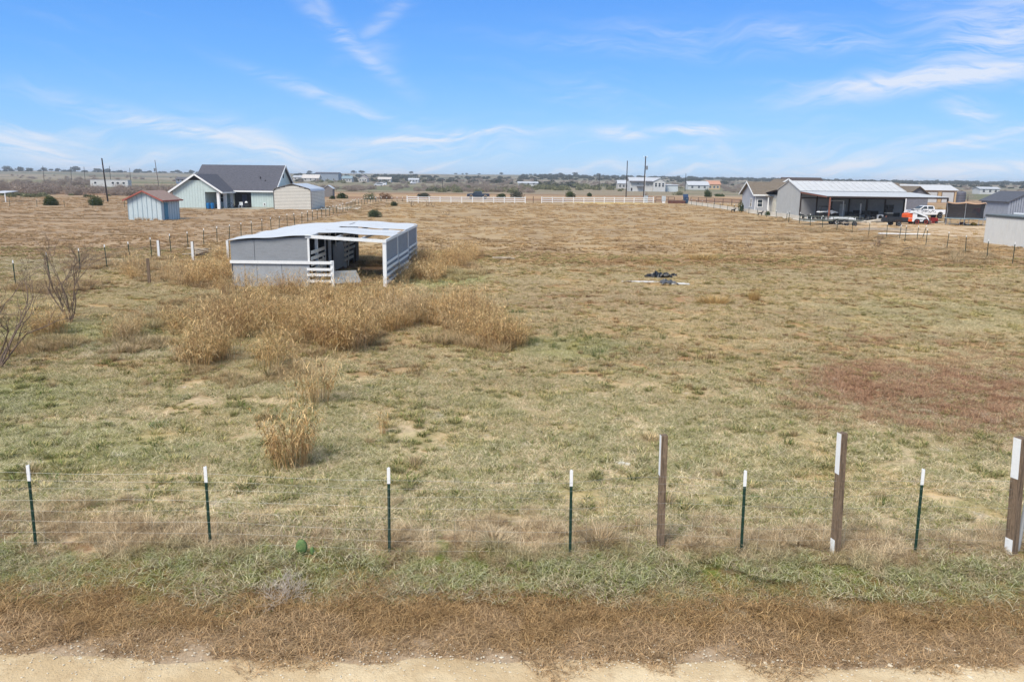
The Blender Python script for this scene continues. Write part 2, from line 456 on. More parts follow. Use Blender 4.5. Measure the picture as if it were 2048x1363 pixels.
# ------------------------------------------------------------------ roads, yards and paths: thin sheets that follow the ground
def gravel_mat(name, c1, c2, c3, sc=1.0):
    m = bpy.data.materials.new(name); m.use_nodes = True
    t = NT(m.node_tree); b = t.n['Principled BSDF']
    geo = t.new('ShaderNodeNewGeometry'); P = geo.outputs['Position']
    n1 = t.noise(P, .8 * sc, 4, .6); n2 = t.noise(P, 5 * sc, 4, .65); n3 = t.noise(P, 38 * sc, 3, .7)
    vo = t.new('ShaderNodeTexVoronoi'); t.l.new(P, vo.inputs['Vector']); vo.inputs['Scale'].default_value = 24 * sc
    c = t.mix(t.ss(n1, .35, .65), c1, c2)
    c = t.mix(t.ss(n2, .52, .72, 0, .55), c, c3)
    c = t.mix(t.ss(vo.outputs['Distance'], .16, .08, 0, .35), c, sl(236, 222, 196, .8))
    c = t.mix(t.ss(n3, .40, .28, 0, .4), c, sl(150, 122, 90, .8))
    t.l.new(c, b.inputs['Base Color']); b.inputs['Roughness'].default_value = .95; b.inputs['Specular IOR Level'].default_value = .15
    bp = t.new('ShaderNodeBump'); bp.inputs['Strength'].default_value = .6; bp.inputs['Distance'].default_value = .03
    t.l.new(t.m('ADD', n3, t.m('MULTIPLY', n2, 1.5)), bp.inputs['Height']); t.l.new(bp.outputs[0], b.inputs['Normal'])
    return m
caliche = gravel_mat('caliche_gravel', sl(234, 210, 170, .88), sl(212, 184, 142, .86), sl(192, 162, 124, .84))
yardmat = gravel_mat('yard_gravel', sl(220, 194, 160, .84), sl(200, 172, 136, .84), sl(178, 148, 112, .84), .5)
concrete = gravel_mat('driveway_concrete', sl(226, 216, 200, .84), sl(214, 204, 188, .84), sl(196, 184, 166, .84), .4)

def sheet(name, pts, mat, lift=.02, n_u=24, n_v=6):
    """ribbon between two polylines (left edge, right edge)"""
    A, B = [np.array(p, float) for p in pts]
    def res(P, n):
        d = np.concatenate([[0], np.cumsum(np.hypot(*np.diff(P, axis=0).T))]); s_ = np.linspace(0, d[-1], n)
        return np.stack([np.interp(s_, d, P[:, 0]), np.interp(s_, d, P[:, 1])], -1)
    A, B = res(A, n_u), res(B, n_u)
    w = np.linspace(0, 1, n_v)[None, :, None]
    G = A[:, None] * (1 - w) + B[:, None] * w
    Z = ground_z(G[..., 0], G[..., 1]) + lift
    V = np.concatenate([G, Z[..., None]], -1)
    i = (np.arange(n_u - 1)[:, None] * n_v + np.arange(n_v - 1)[None]).ravel()
    me = np_mesh(name, V, quads=np.stack([i, i + 1, i + 1 + n_v, i + n_v], -1), mat=mat)
    # face up
    o = obj(name, me); return kind(o, 'structure')
def road_edge(x):
    """the scalloped rim of the graded gravel road"""
    k = .12 * np.abs(np.sin(x * 1.55 + .6 * np.sin(x * .7))) + .035 * np.sin(x * .9 + 1) + .018 * np.sin(x * 5.3) + .012 * np.sin(x * 11.7 + 2)
    return 8.42 - .13 + k + .006 * x
def build_road():
    xs = np.arange(-40, 40, .05)
    e = road_edge(xs)
    rows = [np.full_like(xs, -2.0), np.full_like(xs, 2.0), np.full_like(xs, 5.0), np.full_like(xs, 7.4), e - .25, e - .04, e]
    lift = [.02, .02, .02, .02, .016, .012, .003]
    V = np.stack([np.stack([xs, r, ground_z(xs, r) + l], -1) for r, l in zip(rows, lift)], 0)
    n = len(xs); i = (np.arange(len(rows) - 1)[:, None] * n + np.arange(n - 1)[None]).ravel()
    me = np_mesh('dirt_road', V, quads=np.stack([i, i + 1, i + 1 + n, i + n], -1), mat=caliche); me.shade_smooth()
    kind(obj('dirt_road', me), 'structure')
build_road()

# ------------------------------------------------------------------ plants: blades, tufts, clumps
def blade_mat(name, tintA, tintB, use_field=.6, green=None, gshare=0., trans=.25, dark=.55, patchy=False):
    m = bpy.data.materials.new(name); m.use_nodes = True
    t = NT(m.node_tree)
    for n in list(t.n): t.n.remove(n)
    out = t.new('ShaderNodeOutputMaterial')
    a = t.new('ShaderNodeAttribute', attribute_name='rnd'); r_ = a.outputs['Fac']
    c = t.mix(r_, tintA, tintB)
    if use_field:
        g = t.new('ShaderNodeGroup'); g.node_tree = FIELD
        c = t.mix(use_field, c, g.outputs[0])
    if green is not None:
        gp = t.new('ShaderNodeNewGeometry'); sp = t.new('ShaderNodeSeparateXYZ'); t.l.new(gp.outputs['Position'], sp.inputs[0])
        share = t.m('MULTIPLY', t.ss(t.m('ADD', sp.outputs[1], t.m('MULTIPLY', sp.outputs[0], .4)), 40, 16, .25, 1.15), gshare)
        c = t.mix(t.m('LESS_THAN', t.m('FRACT', t.m('MULTIPLY', r_, 37.7)), share), c, green)
    if patchy:
        ge = t.new('ShaderNodeNewGeometry'); nz = t.noise(ge.outputs['Position'], .8, 3, .6); nz2 = t.noise(ge.outputs['Position'], .33, 2, .5)
        c = t.mix(t.ss(nz, .5, .64, 0, .6), c, sl(166, 132, 98, .95)); c = t.mix(t.ss(nz2, .54, .66, 0, .25), c, sl(204, 192, 168, .95))
    v = t.m('ADD', dark, t.m('MULTIPLY', t.m('FRACT', t.m('MULTIPLY', r_, 91.3)), (1 - dark) * 2.2))
    c = t.mix(1.0, c, t.xyz(v, v, v), 'MULTIPLY')
    d = t.new('ShaderNodeBsdfDiffuse'); t.l.new(c, d.inputs[0])
    tr = t.new('ShaderNodeBsdfTranslucent'); t.l.new(c, tr.inputs[0])
    mx = t.new('ShaderNodeMixShader'); mx.inputs[0].default_value = trans
    t.l.new(d.outputs[0], mx.inputs[1]); t.l.new(tr.outputs[0], mx.inputs[2]); t.l.new(mx.outputs[0], out.inputs[0])
    return m
def blades(base, L, ang, lean, width, droop=.3, segs=3, rnd=None, up=None):
    """arrays -> vertices, quads, tris, rnd; every blade a tapering, bending ribbon"""
    n = len(L); ang = np.asarray(ang); dx, dy = np.cos(ang), np.sin(ang)
    tw = rng.uniform(-1.0, 1.0, n); px, py = -np.sin(ang + tw), np.cos(ang + tw)
    V = []
    for k in range(segs + 1):
        f = k / segs
        hx = L * lean * (f ** 1.3); hz = L * (f * np.sqrt(np.maximum(.05, 1 - lean ** 2 * .8)) - droop * f ** 2.2)
        cx = base[:, 0] + dx * hx; cy = base[:, 1] + dy * hx; cz = base[:, 2] + hz
        w = width * (1 - f * .75) / 2
        if k == segs: V.append(np.stack([cx, cy, cz], -1)[:, None])
        else: V.append(np.stack([np.stack([cx - px * w, cy - py * w, cz], -1), np.stack([cx + px * w, cy + py * w, cz], -1)], 1))
    V = np.concatenate(V, 1)                      # n, 2*segs+1, 3
    nv = 2 * segs + 1; o = (np.arange(n) * nv)[:, None]
    q = np.concatenate([o + np.array([[2 * k, 2 * k + 1, 2 * k + 3, 2 * k + 2]]) for k in range(segs - 1)], 0) if segs > 1 else np.zeros((0, 4), int)
    tr = o + np.array([[2 * segs - 2, 2 * segs - 1, 2 * segs]])
    rnd = rng.random(n) if rnd is None else rnd
    return V.reshape(-1, 3), q, tr, np.repeat(rnd, nv)
def join(parts):
    V, Q, T, A = [], [], [], []; o = 0
    for v, q, t, a in parts:
        V.append(v); Q.append(q + o); T.append(t + o); A.append(a); o += len(v)
    return np.concatenate(V), np.concatenate(Q), np.concatenate(T), np.concatenate(A)
def tuft_patch(size, ntuft, per, hr, lean, width, tr_, loose=0, droop=.35, segs=2, wild=.5):
    P = []
    c = rng.uniform(-size / 2, size / 2, (ntuft, 2)); hs = rng.uniform(hr[0], hr[1], ntuft); col = rng.random(ntuft)
    idx = np.repeat(np.arange(ntuft), per); n = len(idx)
    a = rng.uniform(0, 2 * math.pi, n); rr = np.sqrt(rng.random(n)) * tr_
    base = np.stack([c[idx, 0] + np.cos(a) * rr, c[idx, 1] + np.sin(a) * rr, np.full(n, -.01)], -1)
    L = hs[idx] * rng.uniform(.6, 1.25, n)
    P.append(blades(base, L, a + rng.normal(0, wild, n), rng.uniform(lean[0], lean[1], n), width * rng.uniform(.6, 1.3, n), droop, segs, np.clip(col[idx] + rng.normal(0, .12, n), 0, 1)))
    if loose:
        base = np.stack([rng.uniform(-size / 2, size / 2, loose), rng.uniform(-size / 2, size / 2, loose), rng.uniform(0, .03, loose)], -1)
        P.append(blades(base, rng.uniform(.06, .2, loose), rng.uniform(0, 6.28, loose), rng.uniform(.85, 1., loose), width * .8 * np.ones(loose), .3, segs))
    return join(P)
HIDE = []
def variants(name, n, fn, mat):
    out = []
    for i in range(n):
        V, Q, T, A = fn()
        out.append(np_mesh(name, V, Q, T, mat, {'rnd': A}))
    return out
def scatter(name, meshes, pts, rz, scl, label=None, cat=None, tilt=0.):
    """one 'stuff' object: its vertices carry copies of a few plant meshes (geometry nodes)"""
    n = len(pts); pts = np.asarray(pts, float)
    me = bpy.data.meshes.new(name)
    me.vertices.add(n); me.vertices.foreach_set('co', pts.astype(np.float32).ravel())
    rot = np.zeros((n, 3), np.float32); rot[:, 2] = rz
    if tilt: rot[:, 0] = rng.normal(0, tilt, n); rot[:, 1] = rng.normal(0, tilt, n)
    a = me.attributes.new('rot', 'FLOAT_VECTOR', 'POINT'); a.data.foreach_set('vector', rot.ravel())
    a = me.attributes.new('scl', 'FLOAT', 'POINT'); a.data.foreach_set('value', np.asarray(scl, np.float32))
    a = me.attributes.new('pick', 'INT', 'POINT'); a.data.foreach_set('value', rng.integers(0, len(meshes), n).astype(np.int32))
    o = obj(name, me); kind(o, 'stuff')
    if label: o['label'] = label; o['category'] = cat
    g = bpy.data.node_groups.new(name, 'GeometryNodeTree')
    g.interface.new_socket('Geometry', in_out='INPUT', socket_type='NodeSocketGeometry')
    g.interface.new_socket('Geometry', in_out='OUTPUT', socket_type='NodeSocketGeometry')
    t = NT(g); gi = t.new('NodeGroupInput'); go = t.new('NodeGroupOutput')
    ip = t.new('GeometryNodeInstanceOnPoints')
    t.l.new(gi.outputs[0], ip.inputs['Points'])
    g2i = t.new('GeometryNodeGeometryToInstance')
    for k, mm in enumerate(reversed(meshes)):
        so = bpy.data.objects.new(name + '_source', mm)          # kept out of the scene: only its mesh is read
        oi = t.new('GeometryNodeObjectInfo'); oi.inputs['Object'].default_value = so
        oi.inputs['As Instance'].default_value = False
        t.l.new(oi.outputs['Geometry'], g2i.inputs[0])
    t.l.new(g2i.outputs[0], ip.inputs['Instance'])
    ip.inputs['Pick Instance'].default_value = True
    def attr(nm, dt):
        a_ = t.new('GeometryNodeInputNamedAttribute', data_type=dt); a_.inputs['Name'].default_value = nm
        return [s_ for s_ in a_.outputs if s_.enabled][0]
    t.l.new(attr('pick', 'INT'), ip.inputs['Instance Index'])
    t.l.new(attr('rot', 'FLOAT_VECTOR'), ip.inputs['Rotation'])
    t.l.new(attr('scl', 'FLOAT'), ip.inputs['Scale'])
    t.l.new(ip.outputs[0], go.inputs[0])
    mod = o.modifiers.new('copies', 'NODES'); mod.node_group = g
    return o
def grid_points(y0, y1, cell, keep=1.0, pad=2.5, jit=.5, xr=None):
    out = []
    for y in np.arange(y0, y1, cell):
        w = .74 * y + pad
        xs = np.arange(-w, w, cell)
        if xr: xs = xs[(xs > xr[0]) & (xs < xr[1])]
        out.append(np.stack([xs, np.full(len(xs), y)], -1))
    P = np.concatenate(out); P = P + rng.uniform(-jit, jit, P.shape) * cell
    P = P[rng.random(len(P)) < keep]
    return P
def lift(P, dz=0.): return np.column_stack([P, ground_z(P[:, 0], P[:, 1]) + dz])
# footprints that stay free of grass (buildings, yards, drives): x0, x1, y0, y1
CLEAR = [(-14.2, -10.0, 39.9, 53.2), (44, 62, 112, 138), (-41.5, -32, 132, 144), (-56, -40, 130, 150), (45, 52, 60, 78), (40.3, 43.5, 112, 222)]
def clear(P):
    k = np.ones(len(P), bool)
    for x0, x1, y0, y1 in CLEAR: k &= ~((P[:, 0] > x0) & (P[:, 0] < x1) & (P[:, 1] > y0) & (P[:, 1] < y1))
    return P[k]

turf_m = blade_mat('turf_blades', sl(242, 228, 200, 1.15), sl(190, 176, 132, 1.08), .5, sl(124, 132, 70, 1.), .2, .25, .5)
tuft_m = blade_mat('tuft_blades', sl(218, 202, 144, 1.05), sl(124, 126, 76, 1.), .38, sl(98, 120, 58, 1.), .2, .3, .5)
brown_tuft_m = blade_mat('brown_tuft_blades', sl(214, 184, 134, 1.), sl(132, 104, 76, .9), .2, sl(122, 120, 72, .9), .15, .3, .5)
far_m = blade_mat('far_grass_blades', sl(222, 194, 150, 1.05), sl(196, 164, 122, 1.0), .7, None, 0, .25, .85)
verge_m = blade_mat('verge_blades', sl(206, 172, 122, 1.05), sl(146, 114, 78, .95), .4, None, 0, .25, .45)
tangle_m = blade_mat('dead_grass_blades', sl(236, 218, 182, 1.05), sl(164, 138, 102, .9), .3, None, 0, .25, .45)
straw_m = blade_mat('tall_straw_blades', sl(232, 204, 152, 1.05), sl(172, 134, 88, .95), 0., sl(150, 136, 88, .9), .18, .35, .42, True)
low_m = blade_mat('low_straw_blades', sl(226, 204, 166, 1.), sl(184, 154, 116, .95), .3, sl(140, 132, 84, .9), .2, .3, .6)
pale_m = blade_mat('pale_straw_blades', sl(224, 194, 138, .9), sl(200, 164, 106, .85), 0., None, 0, .35, .7)
weed_m = blade_mat('green_weed_blades', sl(122, 142, 88, .85), sl(88, 112, 66, .85), 0., None, 0, .3, .6)

turf = variants('turf_patch', 6, lambda: tuft_patch(1.3, 60, 50, (.03, .085), (.4, 1.), .009, .09, 1900), turf_m)
turf2 = variants('turf_patch', 5, lambda: tuft_patch(1.3, 15, 95, (.07, .18), (.3, .95), .010, .07, 0, .35, 3, .8), tuft_m)
turf4 = variants('brown_patch', 4, lambda: tuft_patch(1.6, 10, 90, (.10, .22), (.2, .9), .012, .09, 0, .35, 2), brown_tuft_m)
turf3 = variants('far_patch', 4, lambda: tuft_patch(1.3, 12, 80, (.07, .15), (.3, .9), .012, .12, 0, .3, 2), far_m)
verge = variants('verge_patch', 5, lambda: tuft_patch(1.0, 55, 55, (.05, .12), (.4, .95), .008, .06, 1100), verge_m)
tangle = variants('tangle_patch', 5, lambda: tuft_patch(.9, 12, 110, (.12, .5), (.35, 1.0), .008, .16, 900, .42, 4, 1.8), tangle_m)

P = clear(grid_points(10.9, 52, 1.0, 1.0)); 
scatter('grass', turf, lift(P), rng.uniform(0, 6.28, len(P)), rng.uniform(.85, 1.2, len(P)), 'short mottled olive and beige pasture grass inside the wire fence', 'grass')
P = clear(grid_points(12.2, 60, 1.1, .9))
scatter('grass_tufts', turf2, lift(P), rng.uniform(0, 6.28, len(P)), rng.uniform(.7, 1.5, len(P)), 'taller tufts standing out of the pasture grass', 'grass')
P = clear(grid_points(22, 74, 1.5, .75))
scatter('brown_grass', turf4, lift(P), rng.uniform(0, 6.28, len(P)), rng.uniform(.6, 1.25, len(P)), 'brown and straw coloured tufts mottling the middle of the pasture', 'grass')
P = clear(grid_points(51, 100, 2.4, .9, 6)); P2 = clear(grid_points(100, 188, 4.2, .85, 6))
P = np.concatenate([P, P2]); s_ = np.concatenate([rng.uniform(1.3, 2.1, len(P) - len(P2)), rng.uniform(2.0, 3.2, len(P2))])
scatter('far_grass', turf3, lift(P), rng.uniform(0, 6.28, len(P)), s_, 'coarse tan grass across the far half of the fields', 'grass')
P = grid_points(8.95, 10.2, .55, 1.0, 3)
scatter('verge_grass', verge, lift(P), rng.uniform(0, 6.28, len(P)), rng.uniform(.85, 1.4, len(P)), 'brown withered grass on the verge between road and fence', 'grass')
P = grid_points(8.45, 9.0, .45, .8, 3)
scatter('thin_verge_grass', verge, lift(P, -.03), rng.uniform(0, 6.28, len(P)), rng.uniform(.6, .8, len(P)), 'sparse dry grass thinning out towards the gravel road', 'grass')
P = grid_points(9.9, 11.0, .7, .9, 3)
scatter('ditch_grass', turf, lift(P), rng.uniform(0, 6.28, len(P)), rng.uniform(.9, 1.4, len(P)), 'green tinged grass in the shallow ditch before the fence', 'grass')
P = np.concatenate([grid_points(10.95, 11.75, .38, .85, 3), grid_points(11.7, 12.8, .5, .22, 3)])
scatter('dead_grass', tangle, lift(P), rng.uniform(0, 6.28, len(P)), rng.uniform(.3, .78, len(P)), 'matted pale dead grass along the foot of the wire fence', 'grass', .1)
P = grid_points(9.7, 11.0, .7, .4, 3)
scatter('dead_straw', tangle, lift(P), rng.uniform(0, 6.28, len(P)), rng.uniform(.25, .6, len(P)), 'stray pale dead straw lying over the green ditch grass', 'grass', .1)
P = grid_points(9.3, 10.6, .8, .4, 3)
scatter('brown_tufts', variants('brown_tuft', 4, lambda: tuft_patch(.5, 4, 170, (.14, .28), (.5, 1.), .008, .09, 60, .4, 3), verge_m), lift(P), rng.uniform(0, 6.28, len(P)), rng.uniform(.7, 1.3, len(P)), 'brown curled grass tufts beside the ditch', 'grass')

# tall dry cane-like grass
def tall_clump(h=(.6, 1.5), n=70, r=.34, leaves=6, lean=(.02, .62), width=.013):
    a = rng.uniform(0, 6.28, n); rr = np.sqrt(rng.random(n)) * r
    base = np.stack([np.cos(a) * rr, np.sin(a) * rr, np.full(n, -.03)], -1)
    L = rng.uniform(h[0], h[1], n); an = a + rng.normal(0, .5, n); ln = rng.uniform(lean[0], lean[1], n)
    parts = [blades(base, L, an, ln, width * .8 * np.ones(n), .12, 4)]
    k = np.repeat(np.arange(n), leaves); m = len(k); f = rng.uniform(.25, 1., m)
    bx = base[k, 0] + np.cos(an[k]) * L[k] * ln[k] * f ** 1.3; by = base[k, 1] + np.sin(an[k]) * L[k] * ln[k] * f ** 1.3
    bz = L[k] * (f * np.sqrt(1 - ln[k] ** 2 * .8) - .12 * f ** 2.2)
    parts.append(blades(np.stack([bx, by, bz], -1), rng.uniform(.2, .42, m), rng.uniform(0, 6.28, m), rng.uniform(.5, .95, m), width * 1.25 * rng.uniform(.6, 1.3, m), rng.uniform(.3, 1.0), 4))
    return join(parts)
tall = variants('tall_grass_clump', 6, tall_clump, straw_m)
def px_region(polys, n):
    """random ground points inside photo-space ellipses (cx, cy, rx, ry, weight)"""
    out = []
    tot = sum(p[4] for p in polys)
    for cx, cy, rx, ry, w in polys:
        for _ in range(int(n * w / tot)):
            a = rng.uniform(0, 6.28); q = math.sqrt(rng.random())
            p = at(cx + rx * q * math.cos(a), cy + ry * q * math.sin(a)); out.append(p)
    return np.array([(p.x, p.y, p.z) for p in out])
P = px_region([(640, 655, 90, 32, 2.2), (700, 690, 58, 16, 2.0), (560, 640, 90, 35, 1.4), (450, 665, 65, 25, 1.3), (420, 720, 50, 24, 1.0), (770, 640, 60, 28, 1.4),
               (880, 635, 75, 20, 2.0), (950, 660, 60, 20, 1.3), (1005, 690, 36, 14, 1.1), (560, 720, 50, 40, .35), (540, 590, 120, 18, 1.3), (720, 610, 90, 16, 1.4),
               (400, 562, 60, 14, 1.3), (430, 540, 35, 22, 1.0), (265, 550, 14, 14, .5), (860, 555, 35, 12, 1.0), (880, 530, 60, 11, 2.6), (935, 517, 32, 8, 1.2), (800, 560, 22, 14, .5),
               (350, 650, 30, 20, .3), (610, 790, 30, 18, .12), (255, 675, 45, 16, .5), (100, 670, 38, 14, .6)], 320)
keep = ~((P[:, 0] > -14.2) & (P[:, 0] < -6.1) & (P[:, 1] > 39.7) & (P[:, 1] < 53)) & ~((P[:, 0] > -9.6) & (P[:, 0] < -6.0) & (P[:, 1] > 38.6) & (P[:, 1] < 40))
P = P[keep]
scatter('tall_dry_grass', tall, P, rng.uniform(0, 6.28, len(P)), rng.uniform(.5, 1.12, len(P)), 'chest high golden brown dry grass massed around the open shelter', 'tall grass', .06)
low = variants('low_straw', 4, lambda: tuft_patch(1.2, 16, 120, (.2, .5), (.2, .8), .011, .12, 200, .3, 3), low_m)
P = px_region([(600, 600, 200, 20, 1), (700, 640, 250, 60, 1), (420, 640, 120, 40, .6), (500, 720, 140, 50, .4), (380, 560, 90, 16, .8), (900, 545, 70, 16, .8), (330, 530, 60, 14, .5), (960, 680, 80, 20, .4),
               (220, 530, 90, 22, .8), (110, 575, 80, 12, .6), (740, 520, 34, 14, .5), (260, 690, 60, 16, .3), (90, 690, 60, 14, .4)], 270)
P = P[~((P[:, 0] > -14.2) & (P[:, 0] < -10.0) & (P[:, 1] > 39.7) & (P[:, 1] < 53))]
scatter('low_dry_grass', low, P, rng.uniform(0, 6.28, len(P)), rng.uniform(.6, 1.2, len(P)), 'knee high straw between the tall clumps and along the left fence', 'dry grass')
P = px_region([(1560, 480, 60, 4, .3), (1830, 505, 100, 8, .6), (1960, 520, 60, 10, .6), (1650, 462, 60, 5, .5), (1760, 480, 70, 8, .4), (1530, 440, 60, 5, .3), (700, 420, 70, 8, .7), (760, 410, 40, 5, .4)], 150)
scatter('fence_row_grass', low, P, rng.uniform(0, 6.28, len(P)), rng.uniform(.7, 1.2, len(P)), 'greyish dry grass along the far wire fences', 'dry grass')

P = grid_points(12.8, 62, 1.9, .42); P = clear(P)
scatter('straw_tufts', variants('straw_tuft', 5, lambda: tuft_patch(.12, 3, 60, (.14, .42), (.1, .85), .011, .07, 0, .3, 3, .9), low_m), lift(P), rng.uniform(0, 6.28, len(P)), rng.uniform(.45, 1.15, len(P)), 'scattered straw coloured tufts across the pasture', 'grass')
P = px_region([(1800, 765, 150, 42, 1), (1930, 810, 150, 60, 1.2), (1740, 745, 60, 26, .4), (1960, 730, 80, 24, .4), (1830, 770, 280, 100, 1.6)], 210)
rust_m = blade_mat('rusty_grass_blades', sl(212, 180, 148, 1.05), sl(166, 134, 108, 1.), .5, None, 0, .3, .6)
scatter('rusty_grass', variants('rusty_patch', 4, lambda: tuft_patch(1.1, 14, 80, (.08, .22), (.2, .95), .010, .10, 200, .3, 3, 1.2), rust_m), P, rng.uniform(0, 6.28, len(P)), rng.uniform(.6, 1.2, len(P)), 'wide patch of rusty reddish brown dry grass near the right edge', 'grass')
spike = variants('grass_spikes', 5, lambda: tall_clump((.9, 1.9), 16, .3, 4, (.0, .4), .015), straw_m)
P = px_region([(640, 650, 100, 32, 2.), (700, 690, 60, 16, 1.2), (550, 640, 90, 35, 1.2), (450, 665, 65, 25, 1.), (420, 715, 50, 24, .8), (770, 640, 60, 28, 1.), (890, 630, 80, 20, 1.2), (1000, 690, 36, 14, .5), (560, 720, 60, 40, .5), (400, 560, 70, 14, .8), (890, 528, 60, 10, .8), (265, 545, 20, 14, .4), (610, 790, 50, 20, .2)], 190)
P = P[~((P[:, 0] > -14.2) & (P[:, 0] < -6.1) & (P[:, 1] > 38.8) & (P[:, 1] < 53))]
scatter('grass_stalks', spike, P, rng.uniform(0, 6.28, len(P)), rng.uniform(.6, 1.05, len(P)), 'single taller straw stalks rising out of the dry grass', 'grass', .1)
# single plants that stand out
def plant(name, me, px, py, label, cat, s=1., rz=None, group=None, z=0):
    p = at(px, py); p.z += z
    o = obj(name, me, None, p, (0, 0, rng.uniform(0, 6.28) if rz is None else rz)); o.scale = (s,) * 3 if not hasattr(s, '__len__') else s
    return tag(o, label, cat, group)
def M1(name, fn, mat):
    V, Q, T, A = fn(); return np_mesh(name, V, Q, T, mat, {'rnd': A})
big = M1('tall_grass_clump', lambda: tall_clump((.5, 1.4), 130, .42, 8, (.05, .6), .019), straw_m)
plant('tall_grass_clump', big, 582, 932, 'large golden clump of drooping dry grass behind the second and third green fence posts', 'grass clump', (.82, .82, 1.12))
thin = M1('tall_grass_clump', lambda: tall_clump((.7, 1.2), 26, .16, 4, (.0, .35), .014), straw_m)
plant('tall_grass_clump', thin, 628, 812, 'thin upright tan stalks just behind the large golden grass clump', 'grass clump', .9)
plant('tall_grass_clump', M1('tall_grass_clump', lambda: tall_clump((.4, .7), 30, .08, 2, (.0, .25), .012), straw_m), 768, 868, 'narrow orange tan grass spike alone in the pasture behind the third green post', 'grass clump', .95)
tus = lambda h, n, r_: (lambda: tuft_patch(.02, 1, n, h, (.1, .6), .016, r_, 0, .15, 4))
for px, py, s, w, lb in ((1405, 520, 1.0, 2.6, 'pale straw tussock in the middle field, farther of the two wide ones'), (1425, 608, .95, 2.0, 'wide pale straw tussock nearer the road than its twin'),
                         (1508, 600, .9, .7, 'slim pale straw tussock right of the wide near one'), (1300, 532, .8, .8, 'small straw tussock left of the black plastic scraps'), (1950, 470, .7, .8, 'small straw tussock near the white wall')):
    me = M1('straw_tussock', tus((.45, .8), 420, .35), pale_m)
    plant('straw_tussock', me, px, py, lb, 'grass tussock', (s * w, s, s * .85), 0)
for px, py, s, lb in ((1200, 1085, 1.0, 'brown bushy dead tuft against the fence between fourth post and first wooden post'), (1300, 880, .8, 'curly tan tuft just left of the first wooden post top'),
                      (990, 1090, .95, 'tall pale dead grass tuft at the fence foot midway between third and fourth green posts'), (1985, 1075, 1.0, 'dry curled vines heaped beside the rightmost wooden post')):
    me = M1('dead_grass_tuft', lambda: tuft_patch(.02, 1, 520, (.3, .62), (.3, .95), .008, .2, 0, .35, 5), tangle_m if py > 1000 else straw_m)
    plant('dead_grass_tuft', me, px, py, lb, 'grass tuft', s)
def weed(n=150, h=(.05, .14), r_=.16):
    return tuft_patch(.05, 1, n, h, (.5, .95), .03, r_, 0, .25, 3)
for px, py, s, lb in ((314, 922, 1.0, 'bright green rosette weed behind the gap of the two left green posts'), (320, 850, 1.2, 'dull green low weed above the bright rosette'),
                      (365, 795, 1.6, 'broad green weed patch left of the thin tan stalks'), (1033, 626, 2.0, 'green weed right of the tall dry grass belt'), (1500, 1000, 1.5, 'soft green weed behind the fifth green post'),
                      (300, 1180, .7, 'small green weed at the verge near the left of the road'), (1765, 1182, .6, 'small vivid green weed on the verge below the second wooden post')):
    plant('green_weed', M1('green_weed', weed, weed_m), px, py, lb, 'weed', s)
# weeds with upright green stems in the middle of the pasture
P = px_region([(1110, 680, 70, 18, 1), (1230, 700, 80, 30, .6), (1180, 660, 100, 20, .6), (1300, 690, 40, 20, .3)], 26)
scatter('upright_weeds', variants('weed_stem', 3, lambda: tuft_patch(.5, 3, 26, (.12, .3), (.05, .5), .016, .10, 0, .05, 3), blade_mat('dull_weed', sl(140, 146, 100, .9), sl(108, 122, 76, .9), .2)), P, rng.uniform(0, 6.28, len(P)), rng.uniform(.6, 1.1, len(P)), 'thin upright green weeds in the middle of the pasture', 'weeds')

# prickly pear pads at the fence foot
def cactus():
    p = at(604, 1112); root = thing('prickly_pear', 'green prickly pear pad with a smaller one at the fence foot', 'cactus', p)
    m = M('cactus_skin', sl(112, 140, 84, .85), .7, .25, 14, bump=.5, dirt=(sl(150, 132, 92, .8), .6))
    for (dx, h, w, hh, a) in ((0, .15, .085, .125, .1), (.2, .14, .035, .07, -.5)):
        pad = MB(); n = 18
        ring = lambda k, s_: (dx + w * s_ * math.cos(2 * math.pi * k / n), 0, h + hh * s_ * math.sin(2 * math.pi * k / n))
        vs_ = [(dx, -.022, h), (dx, .022, h)]
        for s_, y in ((.7, -.018), (1., 0), (.7, .018)): vs_ += [(ring(k, s_)[0], y, ring(k, s_)[2]) for k in range(n)]
        fs = []
        for k in range(n):
            k2 = (k + 1) % n
            fs += [(0, 2 + k2, 2 + k), (2 + k, 2 + k2, 2 + n + k2, 2 + n + k), (2 + n + k, 2 + n + k2, 2 + 2 * n + k2, 2 + 2 * n + k), (1, 2 + 2 * n + k, 2 + 2 * n + k2)]
        pad.add(vs_, fs).build('pad', m, root, rot=(0, 0, a), smooth=True)
cactus()

# ------------------------------------------------------------------ bare shrubs and trees
def branchy(levels, L, r0, n0, spread, seed, twist=.25, kids=(2, 3), sh=.68, up=.15):
    rr = random.Random(seed); mb = MB()
    def grow(p, d, L, r_, lv):
        pts = [p]; dd = d.copy(); k = 3
        for i in range(k):
            dd = (dd + Vector((rr.gauss(0, twist * .5), rr.gauss(0, twist * .5), rr.gauss(0, twist * .3) + up * .2))).normalized()
            pts.append(pts[-1] + dd * L / k)
        mb.tube(pts, [r_ * (1 - .45 * i / k) for i in range(k + 1)], 5 if lv > 1 else 3, caps=False)
        if lv <= 0: return
        for j in range(rr.randint(*kids)):
            i = rr.randint(1, k) if j else k
            nd = (dd + Vector((rr.gauss(0, 1), rr.gauss(0, 1), rr.gauss(0, .6) + up)).normalized() * rr.uniform(.45, .9)).normalized()
            grow(pts[i], nd, L * sh * rr.uniform(.8, 1.15), max(min(.0035, r_ * .8), r_ * .55), lv - 1)
    for j in range(n0):
        a = 2 * math.pi * (j + rr.random() * .6) / n0
        grow(Vector((math.cos(a) * .05, math.sin(a) * .05, -.05)), Vector((math.cos(a) * spread, math.sin(a) * spread, 1)).normalized(), L, r0, levels)
    return mb
bark = M('grey_brown_bark', sl(132, 112, 96, .9), .9, .3, 12, bump=.5)
